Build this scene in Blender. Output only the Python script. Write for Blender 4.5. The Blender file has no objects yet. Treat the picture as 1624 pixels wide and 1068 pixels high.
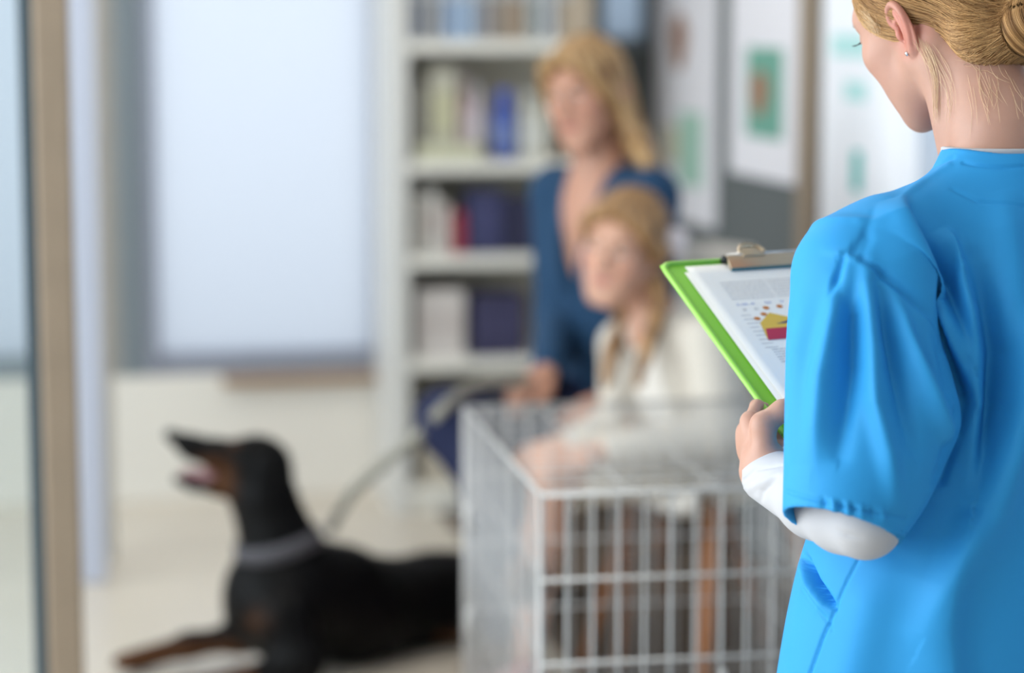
import bpy, bmesh, math, random
import numpy as np
from mathutils import Vector, Matrix

sc = bpy.context.scene
COL = sc.collection
random.seed(7)
rng = np.random.default_rng(7)

# ---------------------------------------------------------------- camera
FPX = 85.0 / 36.0 * 1624.0
YAW, PITCH, CAMH = math.radians(11.6), math.atan(514.0 / FPX), 1.47
CAM = np.array([0.0, 0.0, CAMH])
cy_, sy_, cp_, sp_ = math.cos(YAW), math.sin(YAW), math.cos(PITCH), math.sin(PITCH)
FWD = np.array([sy_ * cp_, cy_ * cp_, -sp_])
RGT = np.array([cy_, -sy_, 0.0])
UPV = np.cross(RGT, FWD)
CD = np.array([sy_, cy_, 0.0])          # heading on the floor
UZ = np.array([0.0, 0.0, 1.0])

cam_data = bpy.data.cameras.new('camera')
cam_data.lens = 85.0
cam_data.sensor_width = 36.0
cam_data.sensor_fit = 'HORIZONTAL'
cam_data.clip_start = 0.05
cam_data.dof.use_dof = True
cam_data.dof.focus_distance = 2.74
cam_data.dof.aperture_fstop = 1.75
cam_data.dof.aperture_blades = 9
cam = bpy.data.objects.new('camera', cam_data)
COL.objects.link(cam)
cam.location = CAM
cam.rotation_euler = (math.pi / 2 - PITCH, 0.0, -YAW)
sc.camera = cam

# ---------------------------------------------------------------- world, light, exposure
world = bpy.data.worlds.new('sky')
sc.world = world
world.use_nodes = True
bg = world.node_tree.nodes['Background']
bg.inputs[0].default_value = (0.80, 0.90, 1.0, 1)
bg.inputs[1].default_value = 0.55

def area(name, loc, aim, sx, sy, power, color):
    l = bpy.data.lights.new(name, 'AREA')
    l.shape = 'RECTANGLE'; l.size = sx; l.size_y = sy
    l.energy = power; l.color = color
    o = bpy.data.objects.new(name, l); COL.objects.link(o)
    o.location = loc
    d = Vector(aim) - Vector(loc)
    o.rotation_euler = d.to_track_quat('-Z', 'Y').to_euler()
    return o
# daylight entering through the shop front on the left side of the room
area('daylight_shopfront', (-2.62, 3.0, 1.45), (0.0, 2.8, 1.3), 5.6, 2.3, 218, (0.90, 0.96, 1.0))
# daylight behind the frosted windows of the back wall
area('daylight_back_window', (0.75, 8.1, 1.7), (0.75, 7.0, 1.5), 2.6, 2.6, 16, (0.95, 0.97, 1.0))

sc.view_settings.view_transform = 'Standard'
sc.view_settings.look = 'None'
sc.view_settings.gamma = 1.0
sc.view_settings.use_curve_mapping = False
sc.view_settings.exposure = 0.0

# ---------------------------------------------------------------- pixel <-> world authoring maths
def P(px, py, d):
    return CAM + d * (FWD + RGT * ((px - 812.0) / FPX) + UPV * ((534.0 - py) / FPX))
def ray(px, py):
    return FWD + RGT * ((px - 812.0) / FPX) + UPV * ((534.0 - py) / FPX)
def on_plane(px, py, axis, val):
    r = ray(px, py); t = (val - CAM[axis]) / r[axis]
    return CAM + r * t
def proj(v):
    q = v - CAM
    d = q @ FWD
    return 812 + FPX * (q @ RGT) / d, 534 - FPX * (q @ UPV) / d, d

# ---------------------------------------------------------------- materials
MATS = {}
def s2l(c):
    return tuple(((x / 255.0) / 12.92 if x / 255.0 <= 0.04045 else ((x / 255.0 + 0.055) / 1.055) ** 2.4) for x in c)
def mat(name, rgb, rough=0.6, metal=0.0, spec=0.5, bump=0.0, bscale=200.0, var=0.0, vscale=8.0, sheen=0.0, sss=0.0,
        attr=None, srgb=True, coat=0.0, trans=0.0):
    if name in MATS: return MATS[name]
    m = bpy.data.materials.new(name); m.use_nodes = True
    nt = m.node_tree; b = nt.nodes['Principled BSDF']
    c = s2l(rgb) if srgb else rgb
    b.inputs['Base Color'].default_value = (*c, 1)
    b.inputs['Roughness'].default_value = rough
    b.inputs['Metallic'].default_value = metal
    b.inputs['Specular IOR Level'].default_value = spec
    if sheen:
        b.inputs['Sheen Weight'].default_value = sheen
        b.inputs['Sheen Roughness'].default_value = 0.4
    if sss:
        b.inputs['Subsurface Weight'].default_value = sss
        b.inputs['Subsurface Radius'].default_value = (1.0, 0.35, 0.2)
        b.inputs['Subsurface Scale'].default_value = 0.012
    if coat:
        b.inputs['Coat Weight'].default_value = coat
    if trans:
        b.inputs['Transmission Weight'].default_value = trans
    tc = nt.nodes.new('ShaderNodeTexCoord')
    src = None
    if attr:
        a = nt.nodes.new('ShaderNodeAttribute'); a.attribute_name = attr
        src = a.outputs['Color']
        nt.links.new(src, b.inputs['Base Color'])
    if var:
        n = nt.nodes.new('ShaderNodeTexNoise'); n.inputs['Scale'].default_value = vscale
        n.inputs['Detail'].default_value = 4
        nt.links.new(tc.outputs['Object'], n.inputs['Vector'])
        mr = nt.nodes.new('ShaderNodeMapRange')
        mr.inputs[3].default_value = 1 - var; mr.inputs[4].default_value = 1 + var
        nt.links.new(n.outputs['Fac'], mr.inputs[0])
        mx = nt.nodes.new('ShaderNodeVectorMath'); mx.operation = 'SCALE'
        if src is not None: nt.links.new(src, mx.inputs[0])
        else: mx.inputs[0].default_value = c
        nt.links.new(mr.outputs[0], mx.inputs['Scale'])
        nt.links.new(mx.outputs[0], b.inputs['Base Color'])
    if bump:
        n2 = nt.nodes.new('ShaderNodeTexNoise'); n2.inputs['Scale'].default_value = bscale
        n2.inputs['Detail'].default_value = 3
        nt.links.new(tc.outputs['Object'], n2.inputs['Vector'])
        bp = nt.nodes.new('ShaderNodeBump'); bp.inputs['Strength'].default_value = bump
        bp.inputs['Distance'].default_value = 0.002
        nt.links.new(n2.outputs['Fac'], bp.inputs['Height'])
        nt.links.new(bp.outputs[0], b.inputs['Normal'])
    MATS[name] = m
    return m

# ---------------------------------------------------------------- objects and tags
ORG = {}
def thing(name, label, cat, loc=(0, 0, 0), group=None):
    o = bpy.data.objects.new(name, None); COL.objects.link(o)
    o.empty_display_size = 0.1
    o.location = loc
    o['label'] = label; o['category'] = cat
    if group: o['group'] = group
    ORG[o.name] = np.array(loc, float)
    return o
def tag(o, label, cat, group=None):
    o['label'] = label; o['category'] = cat
    if group: o['group'] = group
    return o
def mk(name, vf, m, parent=None, smooth=True, label=None, origin=None, col=None):
    """verts in world space; the object's origin is its parent's, or ORIGIN"""
    v, f = vf
    v = np.asarray(v, float)
    og = ORG[parent.name] if parent is not None else (np.array(origin, float) if origin is not None else np.zeros(3))
    me = bpy.data.meshes.new(name)
    if isinstance(f, np.ndarray):
        n, k = f.shape
        me.vertices.add(len(v)); me.vertices.foreach_set('co', (v - og).astype(np.float32).ravel())
        me.loops.add(n * k); me.loops.foreach_set('vertex_index', f.astype(np.int32).ravel())
        me.polygons.add(n); me.polygons.foreach_set('loop_start', np.arange(0, n * k, k, dtype=np.int32))
        me.update(calc_edges=True); me.validate()
    else:
        me.from_pydata((v - og).tolist(), [], [tuple(x) for x in f]); me.update()
    if smooth:
        me.polygons.foreach_set('use_smooth', np.ones(len(me.polygons), bool))
    if col is not None:
        ca = me.color_attributes.new('tint', 'FLOAT_COLOR', 'POINT')
        c4 = np.ones((len(v), 4), np.float32); c4[:, :3] = col
        ca.data.foreach_set('color', c4.ravel())
    if m is not None:
        if isinstance(m, (list, tuple)):
            for x in m: me.materials.append(x)
        else: me.materials.append(m)
    o = bpy.data.objects.new(name, me); COL.objects.link(o)
    if parent is not None: o.parent = parent
    else: o.location = og
    ORG[o.name] = og
    if label: o['label'] = label
    return o
def struct(name, vf, m, smooth=False, parent=None):
    o = mk(name, vf, m, parent, smooth)
    if parent is None: o['kind'] = 'structure'
    return o

# ---------------------------------------------------------------- mesh helpers (world space verts, faces)
def join(*vfs):
    V, F, k = [], [], 0
    for v, f in vfs:
        V.append(np.asarray(v, float)); F += [tuple(int(i) + k for i in q) for q in f]; k += len(v)
    return np.vstack(V), F
def frame_of(z, hint=None):
    z = np.asarray(z, float) / np.linalg.norm(z)
    h = np.array(hint if hint is not None else ((1, 0, 0) if abs(z[0]) < 0.8 else (0, 1, 0)), float)
    x = h - z * (h @ z); x /= np.linalg.norm(x)
    return x, np.cross(z, x), z
def box(c, size, ax=None, bev=0.0, seg=2):
    """bevelled box; AX = 3 axes as rows"""
    bm = bmesh.new(); bmesh.ops.create_cube(bm, size=1.0)
    for v in bm.verts: v.co = Vector((v.co.x * size[0], v.co.y * size[1], v.co.z * size[2]))
    if bev:
        bmesh.ops.bevel(bm, geom=bm.edges[:], offset=bev, segments=seg, affect='EDGES', profile=0.5)
    bm.verts.index_update()
    v = np.array([x.co[:] for x in bm.verts]); f = [tuple(y.index for y in q.verts) for q in bm.faces]
    bm.free()
    if ax is not None: v = v @ np.array(ax, float)
    return v + np.array(c, float), f
def boxmm(lo, hi, bev=0.0):
    lo = np.array(lo, float); hi = np.array(hi, float)
    return box((lo + hi) / 2, hi - lo, None, bev)
def lathe(profile, c, n=28, axis=(0, 0, 1)):
    x, y, z = frame_of(axis)
    V, F = [], []
    for r, h in profile:
        for i in range(n):
            a = 2 * math.pi * i / n
            V.append(np.array(c) + x * (r * math.cos(a)) + y * (r * math.sin(a)) + z * h)
    m = len(profile)
    for j in range(m - 1):
        for i in range(n):
            F.append((j * n + i, j * n + (i + 1) % n, (j + 1) * n + (i + 1) % n, (j + 1) * n + i))
    F.append(tuple(range(n - 1, -1, -1))); F.append(tuple((m - 1) * n + i for i in range(n)))
    return np.array(V), F
def tube(pts, r, n=8, closed=False, flat=None, hint=None):
    """tube along PTS; R scalar or list; FLAT = second radius for a strap"""
    pts = [np.asarray(p, float) for p in pts]; m = len(pts)
    rs = [r] * m if np.isscalar(r) else list(r)
    V, F = [], []; px = None
    for i in range(m):
        if closed: t = pts[(i + 1) % m] - pts[i - 1]
        else: t = pts[min(i + 1, m - 1)] - pts[max(i - 1, 0)]
        t = t / (np.linalg.norm(t) + 1e-12)
        if px is None: x, y, _ = frame_of(t, hint)
        else:
            x = px - t * (px @ t); x /= np.linalg.norm(x) + 1e-12; y = np.cross(t, x)
        px = x
        r2 = rs[i] if flat is None else flat
        for k in range(n):
            a = 2 * math.pi * k / n
            V.append(pts[i] + x * (rs[i] * math.cos(a)) + y * (r2 * math.sin(a)))
    for i in range(m if closed else m - 1):
        j = (i + 1) % m
        for k in range(n):
            F.append((i * n + k, i * n + (k + 1) % n, j * n + (k + 1) % n, j * n + k))
    if not closed:
        F.append(tuple(range(n - 1, -1, -1))); F.append(tuple((m - 1) * n + k for k in range(n)))
    return np.array(V), F
def spline(pts, n=8):
    """Catmull-Rom through PTS"""
    p = np.array(pts, float); p = np.vstack([2 * p[0] - p[1], p, 2 * p[-1] - p[-2]])
    out = []
    for i in range(1, len(p) - 2):
        for k in range(n):
            t = k / n
            out.append(0.5 * ((2 * p[i]) + (-p[i - 1] + p[i + 1]) * t + (2 * p[i - 1] - 5 * p[i] + 4 * p[i + 1] - p[i + 2]) * t * t
                              + (-p[i - 1] + 3 * p[i] - 3 * p[i + 1] + p[i + 2]) * t ** 3))
    out.append(p[-2])
    return np.array(out)
def quad_patch(o, u, v, lift=0.0):
    o = np.array(o, float); u = np.array(u, float); v = np.array(v, float)
    n = np.cross(u, v); n = n / np.linalg.norm(n) * lift
    return np.array([o, o + u, o + u + v, o + v]) + n, [(0, 1, 2, 3)]

# ---------------------------------------------------------------- implicit solids -> quad meshes
class Field:
    def __init__(s): s.pr = []
    def add(s, prim, k=0.01, sub=False):
        s.pr.append((prim[0], np.array(prim[1], float), np.array(prim[2], float), k, sub)); return s
    def cone(s, a, b, ra, rb, k=0.01, sub=False):
        a = np.array(a, float); b = np.array(b, float); ba = b - a; bb = float(ba @ ba) + 1e-12
        def f(X, Y, Z):
            x, y, z = X - a[0], Y - a[1], Z - a[2]
            t = np.clip((x * ba[0] + y * ba[1] + z * ba[2]) / bb, 0, 1)
            return np.sqrt((x - ba[0] * t) ** 2 + (y - ba[1] * t) ** 2 + (z - ba[2] * t) ** 2) - (ra + (rb - ra) * t)
        R = max(ra, rb)
        return s.add((f, np.minimum(a, b) - R, np.maximum(a, b) + R), k, sub)
    def chain(s, pts, rs, k=0.01, sub=False):
        for i in range(len(pts) - 1): s.cone(pts[i], pts[i + 1], rs[i], rs[i + 1], k, sub)
        return s
    def ell(s, c, r, ax=None, k=0.01, sub=False):
        c = np.array(c, float); r = np.array(r, float); A = np.eye(3) if ax is None else np.array(ax, float)
        def f(X, Y, Z):
            x, y, z = X - c[0], Y - c[1], Z - c[2]
            q = [A[i, 0] * x + A[i, 1] * y + A[i, 2] * z for i in range(3)]
            k0 = np.sqrt(sum((q[i] / r[i]) ** 2 for i in range(3)))
            k1 = np.sqrt(sum((q[i] / r[i] ** 2) ** 2 for i in range(3))) + 1e-9
            return k0 * (k0 - 1) / k1
        ext = np.sqrt(((A * r[:, None]) ** 2).sum(0))
        return s.add((f, c - ext, c + ext), k, sub)
    def stack(s, o, ax, rings, k=0.02, sub=False):
        """rings: (h, cx, cy, rx, ry) along the third row of AX; smooth in between"""
        o = np.array(o, float); A = np.array(ax, float); T = np.array(rings, float)
        T = T[np.argsort(T[:, 0])]
        hh = np.linspace(T[0, 0], T[-1, 0], 160)
        from_ = []
        for c in range(1, 5):          # monotone-ish cubic through the rings
            x, y = T[:, 0], T[:, c]
            d = np.gradient(y, x) if len(x) > 2 else np.full(len(x), (y[-1] - y[0]) / (x[-1] - x[0]))
            i = np.clip(np.searchsorted(x, hh) - 1, 0, len(x) - 2)
            w = x[i + 1] - x[i]; t = (hh - x[i]) / w
            from_.append((2 * t**3 - 3 * t**2 + 1) * y[i] + (t**3 - 2 * t**2 + t) * w * d[i] + (-2 * t**3 + 3 * t**2) * y[i + 1] + (t**3 - t**2) * w * d[i + 1])
        cx, cy, rx, ry = from_
        h0, h1 = hh[0], hh[-1]
        def f(X, Y, Z):
            x, y, z = X - o[0], Y - o[1], Z - o[2]
            u, v, w = [A[i, 0] * x + A[i, 1] * y + A[i, 2] * z for i in range(3)]
            wc = np.clip(w, h0, h1)
            idx = (wc - h0) / (h1 - h0) * 159
            i0 = np.clip(idx.astype(np.int32), 0, 158); t = idx - i0
            g = lambda a: a[i0] * (1 - t) + a[i0 + 1] * t
            RX, RY = g(rx), g(ry); uu = (u - g(cx)); vv = (v - g(cy))
            k0 = np.sqrt((uu / RX) ** 2 + (vv / RY) ** 2)
            k1 = np.sqrt((uu / RX ** 2) ** 2 + (vv / RY ** 2) ** 2) + 1e-6
            d = k0 * (k0 - 1) / k1
            d = np.where(k0 < 0.05, -np.minimum(RX, RY), d)
            return np.maximum(d, np.maximum(h0 - w, w - h1))
        R = max(rx.max(), ry.max()) + max(abs(cx).max(), abs(cy).max())
        e = np.array([o + A[2] * h0, o + A[2] * h1])
        return s.add((f, e.min(0) - R, e.max(0) + R), k, sub)
    def grid(s, h, lo=None, hi=None):
        pos = [p for p in s.pr if not p[4]]
        if lo is None: lo = np.min([p[1] for p in pos], 0) - 4 * h
        if hi is None: hi = np.max([p[2] for p in pos], 0) + 4 * h
        n = np.ceil((hi - lo) / h).astype(int) + 1
        D = np.full(n, 1.0, np.float32)
        xs = [(lo[i] + np.arange(n[i]) * h).astype(np.float32) for i in range(3)]
        for f, a, b, k, sub in s.pr:
            pad = k * 1.2 + 4 * h
            i0 = np.clip(np.floor((a - pad - lo) / h).astype(int), 0, n)
            i1 = np.clip(np.ceil((b + pad - lo) / h).astype(int) + 1, 0, n)
            if np.any(i1 <= i0): continue
            sl = tuple(slice(i0[j], i1[j]) for j in range(3))
            X, Y, Z = xs[0][sl[0]][:, None, None], xs[1][sl[1]][None, :, None], xs[2][sl[2]][None, None, :]
            d = f(X, Y, Z).astype(np.float32)
            A = D[sl]
            if sub:
                d = -d
                if k > 0:
                    hh = np.maximum(k - np.abs(A - d), 0) / k; D[sl] = np.maximum(A, d) + hh * hh * k * 0.25
                else: D[sl] = np.maximum(A, d)
            else:
                if k > 0:
                    hh = np.maximum(k - np.abs(A - d), 0) / k; D[sl] = np.minimum(A, d) - hh * hh * k * 0.25
                else: D[sl] = np.minimum(A, d)
        return D, lo, h
    def mesh(s, h, smooth=2, lo=None, hi=None):
        v, f = nets(*s.grid(h, lo, hi))
        return relax(v, f, smooth), f

def nets(D, lo, h):
    S = D < 0
    S[0] = S[-1] = False; S[:, 0] = S[:, -1] = False; S[:, :, 0] = S[:, :, -1] = False
    c = S[:-1, :-1, :-1].astype(np.uint8)
    tot = c.copy(); tot[:] = 0
    for dx in (0, 1):
        for dy in (0, 1):
            for dz in (0, 1):
                tot += S[dx:S.shape[0] - 1 + dx, dy:S.shape[1] - 1 + dy, dz:S.shape[2] - 1 + dz]
    idx = np.argwhere((tot > 0) & (tot < 8))
    ident = np.full(tot.shape, -1, np.int32)
    ident[idx[:, 0], idx[:, 1], idx[:, 2]] = np.arange(len(idx))
    cor = [(a, b, d) for a in (0, 1) for b in (0, 1) for d in (0, 1)]
    val = {q: D[idx[:, 0] + q[0], idx[:, 1] + q[1], idx[:, 2] + q[2]] for q in cor}
    sg = {q: S[idx[:, 0] + q[0], idx[:, 1] + q[1], idx[:, 2] + q[2]] for q in cor}
    acc = np.zeros((len(idx), 3)); cnt = np.zeros(len(idx))
    for a in cor:
        for ax in range(3):
            if a[ax] == 0:
                b = list(a); b[ax] = 1; b = tuple(b)
                m = sg[a] != sg[b]
                va, vb = val[a], val[b]
                t = np.where(m, va / np.where(np.abs(va - vb) < 1e-9, 1e-9, va - vb), 0.5)
                t = np.clip(t, 0, 1)
                p = np.tile(np.array(a, float), (len(idx), 1)); p[:, ax] = t
                acc += p * m[:, None]; cnt += m
    V = lo + (idx + acc / np.maximum(cnt, 1)[:, None]) * h
    F = []
    n0, n1, n2 = D.shape
    for ax in range(3):
        a = [slice(1, -1)] * 3; b = [slice(1, -1)] * 3
        a[ax] = slice(0, -1); b[ax] = slice(1, None)
        cr = S[tuple(a)] != S[tuple(b)]
        e = np.argwhere(cr)
        off = np.ones(3, int); off[ax] = 0
        e = e + off
        ins = S[e[:, 0], e[:, 1], e[:, 2]]
        u, w = [(1, 2), (2, 0), (0, 1)][ax]
        q = []
        for du, dw in ((-1, -1), (0, -1), (0, 0), (-1, 0)):
            cc = e.copy(); cc[:, u] += du; cc[:, w] += dw
            q.append(ident[cc[:, 0], cc[:, 1], cc[:, 2]])
        q = np.stack(q, 1)
        q[~ins] = q[~ins][:, ::-1]
        F.append(q[(q >= 0).all(1)])
    return V, np.vstack(F)
def relax(v, f, it=2, lam=0.5):
    if it == 0: return v
    e = np.vstack([f[:, [0, 1]], f[:, [1, 2]], f[:, [2, 3]], f[:, [3, 0]]])
    a = np.concatenate([e[:, 0], e[:, 1]]); b = np.concatenate([e[:, 1], e[:, 0]])
    deg = np.bincount(a, minlength=len(v)).astype(float)[:, None]
    for i in range(it):
        for l in ((lam, -lam * 1.02) if i % 1 == 0 else (lam,)):
            s = np.stack([np.bincount(a, weights=v[b, j], minlength=len(v)) for j in range(3)], 1)
            v = v + l * (s / np.maximum(deg, 1) - v)
    return v
def vnormals(v, f):
    n = np.cross(v[f[:, 2]] - v[f[:, 0]], v[f[:, 3]] - v[f[:, 1]])
    N = np.zeros_like(v)
    for j in range(3):
        for c in range(4): N[:, j] += np.bincount(f[:, c], weights=n[:, j], minlength=len(v))
    return N / (np.linalg.norm(N, axis=1)[:, None] + 1e-12)
def fold(x, y, pts, wl, wr, end=None):
    """crease height at (x, y) round the polyline PTS (x, y, amplitude); WL / WR widths on its left / right"""
    best = np.full(len(x), 1e9); sd = np.zeros(len(x)); am = np.zeros(len(x))
    for (x0, y0, a0), (x1, y1, a1) in zip(pts[:-1], pts[1:]):
        dx, dy = x1 - x0, y1 - y0; L2 = dx * dx + dy * dy
        t = ((x - x0) * dx + (y - y0) * dy) / L2; tc = np.clip(t, 0, 1)
        ex, ey = x - (x0 + dx * tc), y - (y0 + dy * tc)
        d = np.hypot(ex, ey); m = d < best
        best[m] = d[m]; sd[m] = np.sign(dx * ey - dy * ex)[m]; am[m] = (a0 + (a1 - a0) * tc)[m]
    w = np.where(sd > 0, wl, wr)          # going down the picture, left of the line has sd > 0
    return am * np.exp(-(best / w) ** 2)
def bisect(vf, planes):
    """cut away what lies beyond each plane (point, normal)"""
    bm = bmesh.new()
    v, f = vf
    me = bpy.data.meshes.new('tmp'); me.from_pydata(np.asarray(v).tolist(), [], [tuple(int(i) for i in q) for q in f])
    bm.from_mesh(me); bpy.data.meshes.remove(me)
    for co, no, sel in planes:
        g = [x for x in bm.faces if sel is None or sel(x.calc_center_median())]
        es = {e for x in g for e in x.edges}; vs = {w for x in g for w in x.verts}
        bmesh.ops.bisect_plane(bm, geom=list(vs) + list(es) + g, plane_co=Vector(co), plane_no=Vector(no), clear_outer=True)
    bm.verts.index_update()
    v = np.array([x.co[:] for x in bm.verts]); f = [tuple(y.index for y in q.verts) for q in bm.faces]
    bm.free()
    return v, f
def solidify(o, t, off=-1.0):
    m = o.modifiers.new('thickness', 'SOLIDIFY'); m.thickness = t; m.offset = off
    return o
def strands(paths, rad):
    """thin three-sided tubes along PATHS (M, K, 3), tapering; one mesh"""
    p = np.asarray(paths, float); M, K, _ = p.shape
    t = np.gradient(p, axis=1); t /= np.linalg.norm(t, axis=2, keepdims=True) + 1e-12
    h = np.array([0.3, 0.5, 0.81]); x = np.cross(t, h); x /= np.linalg.norm(x, axis=2, keepdims=True) + 1e-12
    y = np.cross(t, x)
    s = np.linspace(0, 1, K); tap = np.minimum(1, np.minimum(s * 12 + 0.25, (1 - s) * 5 + 0.12))[None, :, None]
    r = np.broadcast_to(np.asarray(rad, float).reshape(-1, 1, 1), (M, 1, 1)) * tap
    ring = [p + r * (math.cos(a) * x + math.sin(a) * y) for a in (0, 2.0944, 4.18879)]
    V = np.stack(ring, 2)                                   # M,K,3,3
    base = (np.arange(M)[:, None] * K + np.arange(K - 1)[None]) * 3
    F = []
    for a in range(3):
        b = (a + 1) % 3
        F.append(np.stack([base + a, base + b, base + 3 + b, base + 3 + a], -1).reshape(-1, 4))
    return V.reshape(-1, 3), np.vstack(F)
# ================================================================ the room
XL, XR, YB, YF, ZC = -2.75, 1.95, 7.3, -2.6, 2.75
m_floor = mat('floor_vinyl', (210, 199, 184), 0.26, bump=0.05, bscale=40, var=0.06, vscale=3)
m_wall = mat('warm_white_paint', (226, 221, 213), 0.8, bump=0.05, bscale=300)
m_grey = mat('grey_paint', (92, 97, 98), 0.8, bump=0.05, bscale=300)
m_blue_grey = mat('blue_grey_paint', (158, 170, 186), 0.7)
m_ceil = mat('ceiling_paint', (235, 235, 232), 0.9)
m_alu = mat('grey_aluminium', (136, 146, 153), 0.5, metal=0.25)
m_alu2 = mat('lavender_grey_aluminium', (142, 146, 160), 0.5, metal=0.2)
m_dark = mat('dark_gasket', (58, 74, 84), 0.5)
m_oak = mat('pale_brown_wood', (142, 126, 108), 0.55, var=0.1, vscale=14)
m_sill = mat('brown_sill_wood', (150, 120, 92), 0.5, var=0.12, vscale=12)
m_white_frame = mat('white_frame_paint', (186, 190, 206), 0.5)

def glass_mat(name, tint, frosted):
    m = bpy.data.materials.new(name); m.use_nodes = True
    nt = m.node_tree; nt.nodes.remove(nt.nodes['Principled BSDF'])
    out = nt.nodes['Material Output']
    mix = nt.nodes.new('ShaderNodeMixShader'); mix.inputs[0].default_value = 0.07
    a = nt.nodes.new('ShaderNodeBsdfTranslucent' if frosted else 'ShaderNodeBsdfTransparent')
    a.inputs['Color'].default_value = (*tint, 1)
    g = nt.nodes.new('ShaderNodeBsdfGlossy'); g.inputs['Roughness'].default_value = 0.3 if frosted else 0.03
    nt.links.new(a.outputs[0], mix.inputs[1]); nt.links.new(g.outputs[0], mix.inputs[2])
    nt.links.new(mix.outputs[0], out.inputs['Surface'])
    return m
m_frost = glass_mat('frosted_glass', (0.93, 0.96, 1.0), True)
m_frost_dim = glass_mat('frosted_glass_dim', (0.74, 0.82, 0.90), True)
m_clear = glass_mat('clear_glass', (0.93, 0.97, 0.98), False)

struct('floor', boxmm((XL - 0.3, YF - 0.3, -0.1), (XR + 0.3, YB + 0.3, 0)), m_floor)
struct('ceiling', boxmm((XL - 0.3, YF - 0.3, ZC), (XR + 0.3, YB + 0.3, ZC + 0.1)), m_ceil)

# back wall with its two frosted windows
wx0 = on_plane(166, 300, 1, YB)[0]; wx1 = on_plane(612, 300, 1, YB)[0]
zs = on_plane(425, 592, 1, YB)[2]
wz1 = 2.45
ux1 = on_plane(128, 300, 1, YB)[0]; ux0 = -2.45
gx = on_plane(905, 100, 1, YB)[0]                    # grey painted part begins behind the shelf
vx0 = on_plane(946, 60, 1, YB)[0]; vz0 = on_plane(990, 76, 1, YB)[2]
struct('wall_back', join(
    boxmm((XL, YB, 0), (gx, YB + 0.2, zs)), boxmm((XL, YB, wz1), (gx, YB + 0.2, ZC)),
    boxmm((XL, YB, zs), (ux0, YB + 0.2, wz1)), boxmm((ux1, YB, zs), (wx0, YB + 0.2, wz1)), boxmm((wx1, YB, zs), (gx, YB + 0.2, wz1))), m_wall)
struct('wall_back_grey', join(
    boxmm((gx, YB, 0), (XR, YB + 0.2, vz0)), boxmm((gx, YB, vz0), (vx0, YB + 0.2, ZC)), boxmm((vx0, YB, 2.4), (XR, YB + 0.2, ZC))), m_grey)

def window(name, x0, x1, z0, z1, left_w, other_w, bot_w, mats, pane=None):
    o = struct(name, boxmm((x0, YB + 0.09, z0), (x1, YB + 0.105, z1)), pane or m_frost)
    y0, y1 = YB + 0.03, YB + 0.13
    parts = []
    w = left_w / len(mats[0])
    for i, mm in enumerate(mats[0]):
        f = struct('frame', boxmm((x0 + i * w, y0 - 0.02 * (i % 2), z0), (x0 + (i + 1) * w, y1, z1), 0.004), mm, parent=o)
    struct('frame', boxmm((x1 - other_w, y0, z0), (x1, y1, z1), 0.004), mats[1], parent=o)
    struct('frame', boxmm((x0 + left_w, y0 - 0.01, z0), (x1 - other_w, y1, z0 + bot_w), 0.004), mats[1], parent=o)
    struct('frame', boxmm((x0 + left_w, y0, z1 - 0.08), (x1 - other_w, y1, z1), 0.004), mats[1], parent=o)
    return o
lw = on_plane(248, 300, 1, YB)[0] - wx0
window('window_1', wx0, wx1, zs, wz1, lw, 0.03, 0.055, ([mat('beige_grey_frame', (172, 166, 158), 0.5), m_alu, m_alu, m_alu2], m_alu2))
window('window_2', ux0, ux1, zs, wz1, 0.08, on_plane(128, 300, 1, YB)[0] - on_plane(98, 300, 1, YB)[0], 0.06, ([m_alu], m_alu))
window('window_3', vx0, XR - 0.002, vz0, 2.4, 0.03, 0.02, 0.03, ([m_alu], m_alu), m_frost_dim)
sx0 = on_plane(352, 590, 1, YB)[0]
struct('trim_1', boxmm((sx0, YB - 0.05, zs - 0.03), (wx1 + 0.02, YB + 0.02, zs - 0.002), 0.005), m_sill)
struct('baseboard_back', boxmm((XL, YB - 0.015, 0), (XR, YB, 0.05)), m_wall)

# right wall: dark grey with posters up to the wooden post, pale blue-grey after it
yp0 = on_plane(1303, 250, 0, XR)[1]; yp1 = on_plane(1280, 250, 0, XR)[1]
struct('wall_right', boxmm((XR, yp0, 0), (XR + 0.2, YB + 0.2, ZC)), m_grey)
struct('wall_right_pale', boxmm((XR, YF, 0), (XR + 0.2, yp0, ZC)), m_blue_grey)
struct('trim_2', boxmm((XR - 0.03, yp0, 0), (XR + 0.02, yp1, ZC), 0.004), m_oak)
struct('baseboard_right', boxmm((XR - 0.014, YF, 0), (XR, yp0, 0.08)), m_grey)
# door in the right wall beyond the nurse: frame edge, gap and leaf
yd0 = on_plane(1441, 230, 0, XR)[1]; yd1 = on_plane(1453, 230, 0, XR)[1]; yd2 = on_plane(1481, 230, 0, XR)[1]
struct('trim_3', boxmm((XR - 0.02, yd1, 0), (XR + 0.02, yd0, 2.15)), mat('gap_grey', (120, 124, 128), 0.6))
struct('trim_4', boxmm((XR - 0.04, yd2, 0), (XR + 0.02, yd1, 2.15), 0.003), mat('door_frame_white', (226, 230, 238), 0.5))
d1 = struct('door_1', boxmm((XR - 0.015, yd2 - 0.95, 0.005), (XR + 0.02, yd2, 2.12)), mat('door_blue_grey', (170, 182, 198), 0.55))
struct('door_handle', join(tube([(XR - 0.015, yd2 - 0.88, 1.0), (XR - 0.065, yd2 - 0.88, 1.0), (XR - 0.065, yd2 - 0.76, 1.0)], 0.01, 10)), mat('steel', (190, 192, 195), 0.3, metal=1.0), parent=d1)

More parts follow.
